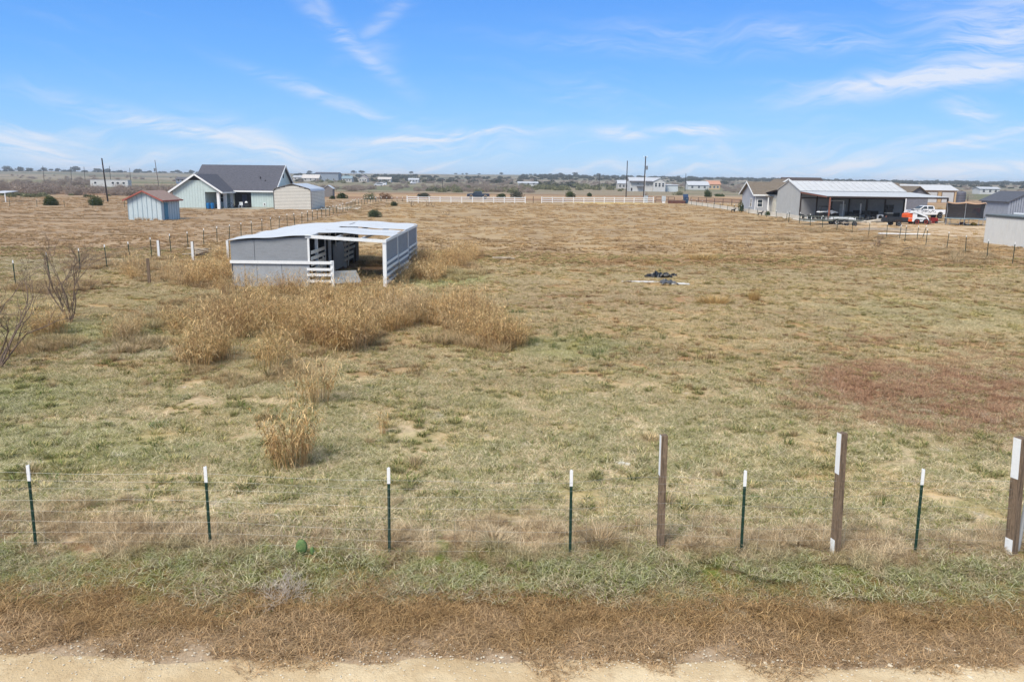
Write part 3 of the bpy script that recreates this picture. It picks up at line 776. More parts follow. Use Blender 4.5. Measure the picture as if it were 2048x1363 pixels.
bark_dark = M('dark_bark', sl(86, 72, 64, .8), .9, .3, 12)
twig_px = [(140, 645, 1.45, .030, 7, .34, 11, 5, 'many stemmed bare mesquite in the left foreground pasture before the neighbour field'),
           (-6, 735, 1.4, .032, 8, .62, 23, 5, 'bare thorny tree cut by the left edge of the picture')]
for px, py, L, r0, n0, spread, seed, lv, lb in twig_px:
    p = at(px, py); t_ = thing('bare_tree', lb, 'bare tree', p)
    branchy(lv, L, r0, n0, spread, seed, .32, (2, 3), .64, .2).build('branches', bark, t_, smooth=True)
for k, (px, py, h, lb) in enumerate(((823, 414, 1.6, 'bare vase shaped shrub below the left end of the white rail fence'), (855, 413, 2.2, 'tall thin bare sapling in front of the left white rail fence'),
        (866, 414, 1.0, 'short bare shrub right beside the tall thin sapling'), (893, 431, 1.0, 'low spreading bare shrub in the far pasture below the white fence'), (1755, 498, 1.55, 'bare forked shrub by the right wire fence'),
        (1500, 496, 1.2, 'thin leafless weed stem in the right of the far pasture'), (1212, 416, .9, 'thin bare stem below the right white rail fence'), (1128, 404, 1.0, 'dark sapling touching the right white rail fence'))):
    p = at(px, py); t_ = thing('bare_shrub', lb, 'bare shrub', p)
    branchy(4, h * .42, .03 if py < 420 else .022, 4 if 'sapling' not in lb and 'stem' not in lb else 2, .45 if 'spread' not in lb else 1.0, 40 + k, .3, (2, 3), .66, .15).build('branches', bark_dark if py < 440 else bark, t_)
# pale dead weed on the verge
p = at(570, 1205); p.z += .04; t_ = thing('dead_weed', 'whitish grey dead weed with thin curled branches on the brown verge', 'dead weed', p)
branchy(4, .17, .0032, 18, 1.1, 77, .5, (2, 3), .72, .0).build('branches', M('bleached_twig', sl(206, 192, 176, .85), .9, .1, 9), t_)

# ------------------------------------------------------------------ leafy bushes
def leaf_mat(name, a, b, dark=.45):
    return blade_mat(name, a, b, 0., None, 0, .2, dark)
junip = leaf_mat('juniper_leaves', sl(92, 106, 56, .75), sl(52, 68, 36, .75))
oakm = leaf_mat('far_oak_leaves', sl(98, 100, 84, .8), sl(72, 78, 66, .8), .7)
greym = leaf_mat('grey_brush_twigs', sl(176, 160, 146, .9), sl(142, 128, 118, .9), .75)
olivem = leaf_mat('olive_brush_twigs', sl(148, 146, 112, .85), sl(120, 120, 92, .85), .7)
rustm = leaf_mat('rust_brush_twigs', sl(150, 112, 84, .8), sl(120, 92, 70, .8), .6)
def crown(n, rx, rz, leaf, lumps=7, flat=.15, hollow=.35, z0=0.):
    """leaf faces in clumps through an uneven dome"""
    c = rng.normal(0, 1, (lumps, 3)); c /= np.linalg.norm(c, axis=1)[:, None]; c *= rng.uniform(.35, .62, (lumps, 1)); c[:, 2] = np.abs(c[:, 2]) * .8
    rad = rng.uniform(.34, .55, lumps)
    k = rng.integers(0, lumps, n)
    d = rng.normal(0, 1, (n, 3)); d /= np.linalg.norm(d, axis=1)[:, None]
    q = rng.uniform(hollow, 1.12, n) ** .6
    p = c[k] + d * (rad[k] * q)[:, None]
    p[:, 2] = np.maximum(p[:, 2], -flat + rng.uniform(0, .12, n))
    p = p * np.array([rx, rx, rz]) + np.array([0, 0, z0])
    u = rng.normal(0, 1, (n, 3)); u /= np.linalg.norm(u, axis=1)[:, None]; w = np.cross(u, rng.normal(0, 1, (n, 3))); w /= np.linalg.norm(w, axis=1)[:, None]
    s_ = (leaf * rng.uniform(.6, 1.4, n))[:, None]
    V = np.stack([p - u * s_, p + w * s_ * .7, p + u * s_, p - w * s_ * .7], 1).reshape(-1, 3)
    col = np.clip(rng.random(lumps)[k] * .6 + rng.random(n) * .4, 0, 1)
    return V, np.arange(n * 4).reshape(-1, 4), np.zeros((0, 3), int), np.repeat(col, 4)
def bush(name, px, py, width, height, label, mat, cat='bush', n=2600, leaf=.07, trunk=False, Y=None, group=None, z0=0.):
    p = at(px, py) if Y is None else atY(px, Y)
    t_ = thing(name, label, cat, p, 0, group)
    V, Q, T, A = crown(n, width / 2, height / 1.15, leaf, z0=z0 + height * .12)
    obj('crown', np_mesh('crown', V, Q, T, mat, {'rnd': A}), t_)
    MB().tube([(0, 0, -.1), (.03, .02, z0 * .5 + height * .2), (.0, .05, z0 + height * .5)], [.09 * height / 2 + .03, .05 * height / 2 + .02, .02], 6).build('trunk', bark_dark, t_)
    return t_
bush('juniper_bush', 96, 411, 3.7, 2.0, 'round dark green juniper, left of the pair in the neighbour field', junip, n=5200, leaf=.06)
bush('juniper_bush', 192, 411, 3.5, 1.95, 'round dark green juniper beside the leaning dark pole, right of the pair', junip, n=5000, leaf=.06)
bush('juniper_bush', 750, 434, 2.5, 1.35, 'low grey green bush alone in the pasture behind the open shelter', leaf_mat('grey_green_leaves', sl(110, 120, 90, .8), sl(70, 84, 58, .8)), n=3500, leaf=.05)
bush('juniper_bush', 788, 412, 1.5, 1.15, 'small dark green bush just left of the white rail fence', junip, n=1800, leaf=.05)
bush('juniper_bush', 1139, 394, 4.3, 2.1, 'wide dark green bush behind the right white rail fence', junip, n=2800, leaf=.09)
bush('juniper_bush', 1178, 393, 2.3, 1.5, 'smaller round green bush behind the right white rail fence', junip, n=1600, leaf=.08)
bush('juniper_bush', 684, 397, 3.2, 1.9, 'dark green bush beyond the drive right of the metal garage', junip, n=2000, leaf=.09)
bush('juniper_bush', 664, 398, 1.8, 1.0, 'low green bush half hidden behind the metal garage', junip, n=900, leaf=.08)
bush('cedar_tree', 1413, 394, 3.6, 3.2, 'pointed green cedar behind the dark pipe fence', junip, 'tree', n=2600, leaf=.10)
bush('juniper_bush', 1438, 393, 4.2, 1.4, 'low dark green bush right of the pointed cedar', junip, n=1800, leaf=.10)
bush('juniper_bush', 1357, 390, 5.0, 1.9, 'pale olive bush behind the dark pipe fence', olivem, n=1800, leaf=.1)
bush('juniper_bush', 1480, 424, 1.6, 2.6, 'tall narrow green shrub at the corner of the grey house', junip, n=2200, leaf=.05)
bush('juniper_bush', 1536, 431, 1.3, .9, 'small green shrub against the barn end', junip, n=900, leaf=.05)
bush('juniper_bush', 1003, 396, 3.4, 1.6, 'dark green bush behind the left white fence, right of the dark pickup', junip, n=1600, leaf=.09)
bush('juniper_bush', 848, 394, 5.0, 1.4, 'low dark bush behind the left end of the white rail fence', oakm, n=1500, leaf=.1)
bush('juniper_bush', 1036, 396, 5.0, 2.6, 'grey green bush near the gap of the white fences', oakm, n=1500, leaf=.12)
bush('bare_brush', 1290, 394, 2.4, 2.0, 'grey leafless bush at the foot of the utility pole', greym, n=1200, leaf=.05)
bush('bare_brush', 770, 398, 4.0, 2.0, 'rust brown bush left of the white rail fence', rustm, n=1500, leaf=.09)
bush('bare_brush', 740, 399, 4.0, 2.2, 'olive brown bush beyond the drive left of the rust one', olivem, n=1500, leaf=.09)
bush('bare_brush', 1935, 372 + 30, 6.0, 4.2, 'bare grey mesquite behind the trampoline', greym, n=1400, leaf=.06, cat='bare tree')
bush('juniper_bush', 2004, 396, 3.0, 2.2, 'grey green round bush left of the grey shed on the right', oakm, n=1200, leaf=.09)

# distant woods
far_crowns = [np_mesh('far_crown', *(lambda c: (c[0], c[1], c[2]))(c0), mat=oakm, attrs={'rnd': c0[3]}) for c0 in [crown(420, 1.0, 1.0, .13) for _ in range(5)]]
grey_crowns = [np_mesh('grey_crown', c0[0], c0[1], c0[2], greym, {'rnd': c0[3]}) for c0 in [crown(1500, 1.0, .95, .036, 9, .15, .1) for _ in range(5)]]
olive_crowns = [np_mesh('olive_crown', c0[0], c0[1], c0[2], olivem, {'rnd': c0[3]}) for c0 in [crown(460, 1.0, .8, .1) for _ in range(4)]]
def band(x0, x1, y0, y1, n):
    out = []
    for _ in range(n):
        px = rng.uniform(x0, x1); p = at(px, rng.uniform(y0, y1) + .0117 * (px - 1024)); out.append((p.x, p.y, p.z - .2))
    return out
def thicket(name, meshes, bands, s0, s1, label, cat='woods'):
    P = np.array(sum([band(*b) for b in bands], []))
    d = np.hypot(P[:, 0], P[:, 1])
    return scatter(name, meshes, P, rng.uniform(0, 6.28, len(P)), rng.uniform(s0, s1, len(P)), label, cat)
thicket('grey_thicket', grey_crowns, [(20, 120, 381, 389, 22), (90, 200, 372, 382, 50), (0, 350, 390, 401, 60), (200, 300, 388, 398, 14), (290, 350, 386, 398, 10)], 1.6, 3.6, 'grey brown leafless mesquite thicket beyond the left field')
thicket('green_ground_brush', olive_crowns, [(0, 90, 402, 406, 14), (0, 360, 401, 405, 16)], 1.0, 1.8, 'low olive brush at the far edge of the left field', 'brush')
thicket('grey_brush', grey_crowns, [(620, 760, 380, 386, 34), (780, 1060, 374, 386, 80), (900, 1060, 362, 374, 60), (590, 1060, 361, 370, 90), (1260, 1480, 364, 371, 50), (1450, 1480, 372, 380, 12), (1060, 1250, 362, 370, 70), (0, 100, 372, 386, 12), (590, 1300, 358, 366, 120), (0, 360, 362, 372, 26), (1300, 1500, 360, 366, 40), (1850, 2060, 360, 370, 30), (1900, 2060, 362, 372, 14)], 1.8, 3.6, 'grey leafless brush in the valley beyond the white rail fences', 'brush')
thicket('olive_brush', olive_crowns, [(1040, 1250, 366, 380, 120), (620, 860, 362, 371, 60), (860, 1050, 378, 386, 40), (1300, 1360, 368, 374, 10)], 1.8, 3.4, 'olive green brush land behind the white rail fences', 'brush')
def ridge_band(x0, x1, r0, r1, n):
    out = []
    for _ in range(n):
        px = rng.uniform(x0, x1); d = ray(px, 360); a = math.atan2(d.x, d.y); r_ = rng.uniform(r0, r1)
        x, y = r_ * math.sin(a), r_ * math.cos(a); out.append((x, y, gz(x, y) - .4))
    return out
P = np.array(sum([ridge_band(*q) for q in [(1400, 2060, 1250, 1850, 620), (1040, 1400, 1000, 1800, 330), (590, 860, 690, 1300, 170), (860, 1040, 650, 1200, 70), (1400, 2060, 800, 1100, 70), (0, 420, 1500, 1850, 60), (1040, 1250, 500, 800, 50), (420, 600, 1500, 1800, 30)]], []))
scatter('far_woods', far_crowns, P, rng.uniform(0, 6.28, len(P)), rng.uniform(2.6, 5.4, len(P)) * (.6 + np.hypot(P[:, 0], P[:, 1]) / 3000), 'dark grey green woods along the far ridge', 'woods')
# single trees along the far skyline
sk = [(14, 349, 2.2), (40, 350, 1.9), (60, 351, 1.6), (88, 351, 1.5), (104, 351, 1.1), (152, 352, 2.3), (118, 352, 1.4), (196, 353, 2.0), (216, 353, 1.7), (278, 354, 2.0), (300, 354, 1.2), (356, 355, 1.6), (346, 355, 1.2), (384, 356, 1.5), (500, 352, 1.1),
      (620, 358, 1.5), (708, 356, 1.6), (724, 356, 1.8), (822, 357, 1.3), (912, 356, .9), (925, 356, .7), (933, 356, .9), (958, 357, .9), (1003, 357, 1.2), (1120, 359, 1.6), (1150, 358, 1.7), (1196, 359, 1.4)]
proto = None
for i, (px, py, s) in enumerate(sk):
    d_ = ray(px, py); a_ = math.atan2(d_.x, d_.y); x_, y_ = 1760 * math.sin(a_), 1760 * math.cos(a_); p = Vector((x_, y_, gz(x_, y_)))
    if proto is None:
        proto = thing('far_tree', 'dark rounded oak on the far skyline', 'tree', p, 0, 'oaks along the far skyline')
        obj('crown', far_crowns[0], proto, (0, 0, .55)); MB().tube([(0, 0, -.3), (0, 0, .9)], [.09, .05], 5).build('trunk', bark_dark, proto); t_ = proto
    else:
        t_ = dup(proto, p)
        t_.children[0].data = far_crowns[i % 5]
    k = math.hypot(p.x, p.y) / 1600 * 3.1
    t_.scale = (s * k * 1.25, s * k * 1.25, s * k * .95); t_.rotation_euler = (0, 0, rng.uniform(0, 6))
# ================================================================== built things
white_paint = M('white_paint', sl(244, 244, 242, .92), .5, .05, 4, dirt=(sl(190, 182, 168, .8), .35))
white_metal = M('white_sheet_metal', sl(218, 220, 222, .86), .5, .08, 1.2, dirt=(sl(180, 176, 170, .85), .55), spec=.5, stretch=(.4, 2.5, 1))
grey_ply = M('grey_painted_plywood', sl(146, 149, 153, .97), .8, .1, 1.6, dirt=(sl(112, 112, 114, .9), .5), bump=.3, stretch=(.5, .5, 2))
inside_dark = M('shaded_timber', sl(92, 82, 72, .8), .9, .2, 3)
green_paint = M('post_green_paint', sl(34, 62, 50, .9), .55, .12, 8)
post_wood = M('brown_post_wood', sl(146, 124, 102, .95), .88, .45, 6, bump=.9, stretch=(5, 5, .35), dirt=(sl(96, 76, 60, .85), .8))
wire_m = M('galvanised_wire', sl(176, 176, 172, .9), .45, .1, 9, metal=.3)
rust_steel = M('rust_red_steel', sl(150, 96, 78, .8), .7, .15, 4)
dark_steel = M('dark_steel', sl(62, 48, 44, .8), .7, .2, 4)
black = M('black_rubber', sl(34, 34, 36, .9), .8, .2, 8)
dark_plastic = M('dark_plastic', sl(48, 50, 54, .9), .55, .1, 4)
shade_glass = glass()

# ------------------------------------------------------------------ front wire fence
def t_post(parent, x, y, z, h, lean=(0, 0), cap=.24, w=.042, name='steel_post'):
    """studded T section post with a white painted top"""
    q = Matrix.Rotation(lean[0], 3, 'Y') @ Matrix.Rotation(lean[1], 3, 'X')
    mb = MB()
    mb.box(-w / 2, w / 2, -.004, .004, -.15, h - cap, q, (0, 0, 0)).box(-.005, .005, .004, w * .8, -.15, h - cap, q, (0, 0, 0))
    if w > .035:
        for k in range(int((h - cap) / .09)): mb.box(-.008, .008, -.013, -.004, .05 + k * .09, .075 + k * .09, q, (0, 0, 0))
    o = mb.build(name, green_paint, parent, (x, y, z))
    mc = MB(); mc.box(-w / 2 - .002, w / 2 + .002, -.006, .006, h - cap, h, q, (0, 0, 0)).box(-.007, .007, .006, w * .8 + .002, h - cap, h, q, (0, 0, 0))
    mc.build('painted_tip', white_paint, o)
    return o
F1 = thing('wire_fence', 'wire net fence on green steel and brown wooden posts between verge and pasture', 'fence', (0, 11.1, 0))
posts = []
for bx, by, tx, ty in ((72, 1094, 55, 930), (421, 1092, 410, 933), (779, 1110, 777, 935), (1140, 1110, 1143, 940), (1482, 1106, 1491, 941), (1830, 1104, 1847, 938)):
    p = at(bx, by); d = ray(tx, ty); k = p.y / d.y
    top = Vector((d.x * k, p.y, CAMZ + d.z * k)); h = (top - p).length
    t_post(F1, p.x, p.y - 11.1, p.z, h, (math.atan2(top.x - p.x, top.z - p.z), 0))
    posts.append((p.x, p.y))
def wood_post(parent, bx, by, tx, ty, w, yaw, stripe=True, foot=True, name='wooden_post'):
    p = at(bx, by); d = ray(tx, ty); k = p.y / d.y
    top = Vector((d.x * k, p.y, CAMZ + d.z * k)); h = (top - p).length
    o = MB().box(-w / 2, w / 2, -w / 2, w / 2, -.3, h).build(name, post_wood, parent, (p.x, p.y - 11.1, p.z), (0, 0, 0), bevel=.004)
    o.rotation_euler = Matrix.Rotation(math.atan2(top.x - p.x, top.z - p.z), 3, 'Y').to_4x4().to_euler()
    o.rotation_euler.z = yaw
    if stripe:
        MB().box(-w / 2 - .003, -w / 2 - .0005, -w / 2 + .002, w / 2 - .002, h - .62, h - .002).build('white_face', white_paint, o)
        if foot: MB().box(-w / 2 - .003, -w / 2 - .0005, -w / 2 + .002, w / 2 - .002, -.05, .24).build('white_foot', white_paint, o)
    posts.append((p.x, p.y)); return o
wood_post(F1, 1320, 1094, 1328, 869, .098, R(4), True, False); wood_post(F1, 1670, 1106, 1684, 864, .105, R(13)); wood_post(F1, 2022, 1104, 2036, 872, .125, R(20))
p = at(2036, 1104)
MB().tube([(0, 0, -.1), (.05, 0, 1.62)], .03, 8).build('steel_pipe_post', M('grey_pipe', sl(170, 172, 174, .9), .5, .08), F1, (p.x + .02, p.y - 11.1 + .05, p.z))
posts.sort()
xs = [-12] + [q[0] for q in posts] + [12]; ysf = [posts[0][1]] + [q[1] for q in posts] + [posts[-1][1]]
def fy(x): return float(np.interp(x, xs, ysf)) - .03
for h, r_ in ((.13, .0010), (.28, .0010), (.45, .0012), (.62, .0010), (.79, .0014), (.96, .0011), (1.08, .0012), (1.2, .0016)):
    pts = []
    for x in np.arange(-12, 12.01, .8): pts.append((x, fy(x) - 11.1, gz(x, fy(x)) * .3 + h + .012 * math.sin(x * 2.1 + h * 9)))
    MB().tube(pts, r_, 4).build('wire', wire_m, F1)
mb = MB()
for x in np.arange(-12, 12, .32): mb.tube([(x, fy(x) - 11.1, .06), (x, fy(x) - 11.1, 1.06)], .0010, 3, False)
kind(mb.build('vertical_wires', wire_m, F1), 'stuff')

# ------------------------------------------------------------------ left and right field fences
def far_t_fence(name, label, line, spacing, h, wires=(.35, .75, 1.1), cap=.14, skip=()):
    P_ = [np.array(p, float) for p in line]
    L = [0]
    for a, b in zip(P_, P_[1:]): L.append(L[-1] + float(np.hypot(*(b - a))))
    f = thing(name, label, 'fence', (line[0][0], line[0][1], 0))
    pts = []; s_ = 0; n = 0
    while s_ <= L[-1]:
        x = float(np.interp(s_, L, [p[0] for p in P_])); y = float(np.interp(s_, L, [p[1] for p in P_]))
        z = gz(x, y); pts.append((x - line[0][0], y - line[0][1], z))
        if n not in skip:
            t_post(f, pts[-1][0], pts[-1][1], z, h * rng.uniform(.93, 1.05), (rng.normal(0, .03), rng.normal(0, .02)), cap, .055 if y < 90 else .07)
        s_ += spacing * rng.uniform(.95, 1.05); n += 1
    for hh in wires: MB().tube([(x, y, z + hh) for x, y, z in pts], .003, 3, False).build('wire', wire_m, f)
    return f
LF = far_t_fence('field_fence', 'line of slim steel posts with white tips between the pasture and the left neighbour field', [(-24.1, 38.5), (-24.4, 60), (-24.7, 96), (-26.5, 128), (-29.2, 150), (-29, 178)], 3.05, 1.35)
def paddock_post(px, py, h, w, label, c, both=True):
    p = at(px, py); t_ = thing('timber_post', label, 'post', p, R(12))
    MB().box(-w / 2, w / 2, -w / 2, w / 2, -.2, h).build('post', post_wood, t_)
    if both: MB().box(-w / 2 - .004, w / 2 - .02, -w / 2 - .004, -w / 2 - .0005, 0, h - .01).build('white_face', c, t_)
paddock_post(319, 517, 1.22, .16, 'white faced timber post left of its twin near the neighbour fence', white_paint)
paddock_post(387, 522, 1.28, .16, 'white faced timber post in front of the heap of dead wood', white_paint)
paddock_post(457, 520, 1.3, .16, 'white faced timber post touching the left corner of the open shelter', white_paint)
paddock_post(299, 568, 1.3, .13, 'bare weathered brown post standing in the grass left of the shelter', white_paint, False)
RF = far_t_fence('field_fence', 'sagging wire fence on thin dark posts along the right neighbour yard', [(34.3, 48), (35.3, 57.5), (37.2, 70), (37.6, 84), (37.4, 100), (37.6, 112)], 4.2, 1.5, (.3, .7, 1.1, 1.3))
RF2 = far_t_fence('path_fence', 'wire fence on thin posts beside the pale path to the grey house', [(38.8, 115), (40.0, 150), (40.2, 196)], 5.2, 1.3, (.4, .8, 1.2))
# leaning loose posts in front of the yard
for px, py, lean, lb in ((1834, 478, .02, 'white tipped steel post standing loose left of the leaning dark post'), (1845, 476, .22, 'dark post leaning right beside the end of the long white pipe'), (1799, 476, .03, 'white tipped steel post left of the loose yard posts')):
    p = at(px, py); t_ = thing('loose_post', lb, 'post', p); t_post(t_, 0, 0, 0, 1.35, (lean, 0), .2 if 'white' in lb else .02, .06)
# thin far boundary fence behind the junipers
far_t_fence('back_fence', 'faint wire fence behind the two round junipers', [(-95, 131), (-70, 132), (-52, 140)], 4.5, 1.2, (.4, .8, 1.15), .05)
# small white tipped posts along the neighbour's drive
far_t_fence('drive_fence', 'row of closely set white tipped posts beside the drive left of the white rail fence', [(-31, 176), (-24.5, 181)], 1.3, 1.1, (.5, 1.0), .3)

# ------------------------------------------------------------------ white three-rail fences
def rail_fence(label, x0, x1, Ya, Yb, n):
    pa, pb = atY(x0, Ya), atY(x1, Yb)
    f = thing('white_rail_fence', label, 'fence', pa)
    for k in range(n + 1):
        q = pa.lerp(pb, k / n) - pa; big_ = k in (0, n)
        mb = MB(); w = .085 if big_ else .07
        mb.box(-w, w, -w, w, -.1, 1.42 if big_ else 1.34).box(-w - .02, w + .02, -w - .02, w + .02, (1.42 if big_ else 1.34), (1.47 if big_ else 1.385))
        mb.build('post', white_paint, f, q)
    for h in (.35, .78, 1.2):
        for k in range(n):
            a, b = pa.lerp(pb, k / n) - pa, pa.lerp(pb, (k + 1) / n) - pa
            a.z += h; b.z += h
            MB().beam(a + (b - a).normalized() * .075, b - (b - a).normalized() * .075, .05, .15).build('rail', white_paint, f)
rail_fence('white three rail fence in front of the dark pickup at the pasture far end', 811, 1047, 176, 182, 11)
rail_fence('white three rail fence in front of the two tall utility poles', 1080, 1303, 184, 196, 11)
f = thing('gate_post', 'thin dark post in the gap between the two white rail fences', 'post', atY(1063, 183))
MB().tube([(0, 0, -.1), (0, 0, 1.5)], .07, 6).build('post', dark_steel, f)
# dark pipe fence
def pipe_fence(label, A, B, n, h=1.5):
    f = thing('pipe_fence', label, 'fence', A); A, B = Vector(A), Vector(B)
    for k in range(n + 1): MB().tube([A.lerp(B, k / n) - A + Vector((0, 0, -.1)), A.lerp(B, k / n) - A + Vector((0, 0, h))], .06, 6).build('post', dark_steel, f)
    for hh in (h, h * .52): MB().tube([Vector((0, 0, hh)), B - A + Vector((0, 0, hh))], .045, 6).build('rail', dark_steel, f)
pipe_fence('dark steel pipe fence right of the white rail fence', atY(1378, 196), atY(1478, 176), 6)
pipe_fence('dark wire and pipe fence between white rails and the mail boxes', atY(1308, 198), atY(1345, 199), 3, 1.4)
# entrance clutter
p = atY(1368, 195); t_ = thing('refuse_bin', 'dark blue wheeled bin with open lid beside the pipe fence', 'bin', p)
MB().prism([(-.5, 0), (.5, 0), (.58, 1.5), (-.58, 1.5)], -.5, .5).build('bin_body', M('navy_plastic', sl(38, 62, 92, .9), .5), t_); MB().box(-.62, .62, .45, .55, 1.5, 2.2, Matrix.Rotation(-.4, 3, 'X')).build('lid', M('navy_lid', sl(46, 70, 104, .9), .5), t_)
p = atY(1325, 196); t_ = thing('mail_box', 'pale grey box on a post by the pasture corner', 'box', p)
MB().box(-.6, .3, -.3, .3, .5, 1.7).build('box', M('pale_box', sl(200, 206, 208, .85), .6), t_); MB().box(-.5, .2, -.2, .2, 0, .5).build('stand', white_paint, t_)
t_ = thing('utility_box', 'light grey electric box behind the white rail fence at the pole foot', 'box', atY(1288, 198)); MB().box(-.45, .45, -.35, .35, -.1, 1.6).box(-.5, .5, -.4, .4, 1.6, 1.68).build('cabinet', M('pale_box'), t_); MB().box(-.3, .3, -.37, -.35, .3, 1.4).build('door', M('grey_door', sl(180, 186, 190, .85)), t_)
t_ = thing('brick_planter', 'low dark red brick edging between pale boxes and the blue bin', 'planter', atY(1350, 194)); MB().box(-2.0, 2.0, -.25, .25, -.05, .65).build('wall', M('dark_brick', sl(112, 74, 64, .8), .9, .2, 4), t_); MB().box(-2.05, 2.05, -.3, .3, .65, .73).build('coping', M('coping_stone', sl(150, 120, 104, .8), .9), t_)

# ------------------------------------------------------------------ open shelter
def shelter():
    X0, XM, X1, Y0, Y1 = -14.1, -10.2, -6.4, 40.0, 53.0
    zL, zM, zR = 2.32, 2.58, 2.40
    S = thing('animal_shelter', 'low grey plywood animal shelter with white sheet roof, half its bays open', 'shelter', (X0, Y0, 0))
    def b(name, m, x0, x1, y0, y1, z0, z1, rot=None):
        return MB().box(x0 - X0, x1 - X0, y0 - Y0, y1 - Y0, z0, z1, rot).build(name, m, S)
    def bm(name, m, a, c, w, h=None):
        return MB().beam(Vector(a) - Vector((X0, Y0, 0)), Vector(c) - Vector((X0, Y0, 0)), w, h).build(name, m, S)
    zr = lambda x: zL + (zM - zL) * (x - X0) / (XM - X0) if x < XM else zM + (zR - zM) * (x - XM) / (X1 - XM)
    lower = M('pale_grey_plywood', sl(166, 169, 172, .97), .8, .1, 1.5, dirt=(sl(130, 128, 124, .85), .5), bump=.2)
    def panel(name, m, pts, th=.018, axis='y'):
        v = [Vector(p) - Vector((X0, Y0, 0)) for p in pts]; n = len(v)
        off = Vector((0, th, 0)) if axis == 'y' else Vector((th, 0, 0))
        mb = MB().add(v + [q + off for q in v], [tuple(range(n)), tuple(range(2 * n - 1, n - 1, -1))] + [(i, i + n, (i + 1) % n + n, (i + 1) % n) for i in range(n)])
        return mb.build(name, m, S)
    # front wall, two upper sheets above a white band, pale sheets below
    for x0, x1 in ((X0, X0 + 1.18), (X0 + 1.2, XM)):
        panel('upper_panel', grey_ply, [(x0, Y0, 1.24), (x1, Y0, 1.24), (x1, Y0, zr(x1) - .05), (x0, Y0, zr(x0) - .05)])
    for x0, x1 in ((X0 + .06, X0 + 1.25), (X0 + 1.27, X0 + 2.5), (X0 + 2.52, XM)):
        panel('lower_panel', lower, [(x0, Y0 + .03, -.05), (x1, Y0 + .03, -.05), (x1, Y0 + .03, 1.22), (x0, Y0 + .03, 1.22)])
    b('board', white_paint, X0 - .05, -9.05, Y0 - .06, Y0 - .02, 1.16, 1.31)
    for k, z in enumerate((.30, .62, .90)): b('board', white_paint, XM - .12, -9.12 + .03 * k, Y0 - .055, Y0 - .02, z - .06, z + .07)
    b('post', white_paint, -9.14, -8.98, Y0 - .02, Y0 + .12, -.2, 1.33)
    b('corner_trim', white_paint, XM - .05, XM + .05, Y0 - .045, Y0 + .02, 1.31, zM - .05)
    # left and back walls
    panel('side_wall', grey_ply, [(X0, Y0 + .02, -.05), (X0, Y1, -.05), (X0, Y1, zL - .05), (X0, Y0 + .02, zL - .05)], axis='x')
    panel('back_wall', grey_ply, [(X0 + .02, Y1, -.05), (XM, Y1, -.05), (XM, Y1, zM - .05), (X0 + .02, Y1, zL - .05)])
    # inner floor of trodden soil and straw
    MB().box(0.05, X1 - X0, .3, Y1 - Y0, -.1, .05).build('floor', M('trodden_straw', sl(138, 108, 78, .8), .95, .3, 3, bump=1.), S)
    # partition between the closed stalls and the open bay
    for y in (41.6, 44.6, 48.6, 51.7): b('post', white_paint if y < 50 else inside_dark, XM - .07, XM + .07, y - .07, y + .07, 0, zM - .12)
    b('post', white_paint, XM - .03, XM + .03, 43.5, 43.56, 0, zM - .1)
    for z in (.28, .56, .84, 1.12, 1.42, 1.72): b('board', M('worn_white_board', sl(232, 226, 212, 1.), .8, .12, 5, bump=.3), XM + .07, XM + .11, 40.1, 43.1, z - .085, z + .085)
    b('board', M('worn_white_board'), XM + .12, XM + .16, 42.5, 42.66, .1, 1.35, Matrix.Rotation(.35, 3, 'X'))
    b('door_panel', lower, XM + .10, XM + .13, 44.9, 47.7, .25, 1.75)
    for z in (.55, .85, 1.15, 1.45, 1.75, 2.05): b('board', M('worn_white_board'), XM + .08, XM + .12, 47.9, 51.2 if z > 1 else 50.6, z - .08, z + .08)
    b('board', M('worn_white_board'), XM + .14, XM + .18, 48.9, 49.05, .1, 2.2, Matrix.Rotation(-.3, 3, 'X'))
    b('hanging_board', white_paint, XM + .15, XM + .2, 45.35, 45.43, 1.6, 2.4)
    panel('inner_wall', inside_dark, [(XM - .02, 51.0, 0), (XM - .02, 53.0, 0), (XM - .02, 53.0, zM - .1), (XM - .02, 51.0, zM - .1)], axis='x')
    # right side: upper sheets, white rails below
    b('post', white_paint, X1 - .11, X1 + .07, Y0 - .02, Y0 + .14, -.2, zR - .12)
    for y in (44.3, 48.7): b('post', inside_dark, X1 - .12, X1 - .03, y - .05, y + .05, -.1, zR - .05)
    b('post', white_paint, X1 - .09, X1 + .05, Y1 - .14, Y1, -.2, zR)
    for (y0, y1, zb) in ((40.2, 44.15, 1.18), (44.35, 48.6, 1.0), (48.8, 52.85, 1.2)):
        panel('side_panel', grey_ply, [(X1, y0, zb), (X1, y1, zb), (X1, y1, zR - .03), (X1, y0, zR - .06)], .02, 'x')
    b('trim', white_paint, X1 + .022, X1 + .05, 44.17, 44.33, .9, zR - .1, Matrix.Rotation(.03, 3, 'X')); b('trim', white_paint, X1 + .022, X1 + .05, 48.62, 48.78, .9, zR - .1, Matrix.Rotation(-.03, 3, 'X'))
    for (y0, y1, sg) in ((40.1, 44.1, .0), (44.4, 48.5, -.12), (48.9, 52.95, .06)):
        for z in (.28, .62, .94, 1.24):
            bm('board', white_paint, (X1 + .075, y0, z + sg * .3), (X1 + .075, y1, z + sg * (1.0 if z < .9 else .4)), .03, .13)
    b('side_sheet', grey_ply, X1 - .03, X1 - .01, 40.4, 52.8, .05, 1.16)
    # roof frame
    bm('beam', white_paint, (XM - .15, Y0 - .03, zM - .04), (X1 + .08, Y0 - .03, zR - .06), .07, .16)
    bm('beam', white_paint, (X1 + .06, Y0 - .05, zR - .03), (X1 + .06, Y1 + .05, zR - .03), .07, .13)
    bm('beam', white_paint, (XM, Y0 + .05, zM - .08), (XM, Y1, zM - .08), .1, .16)
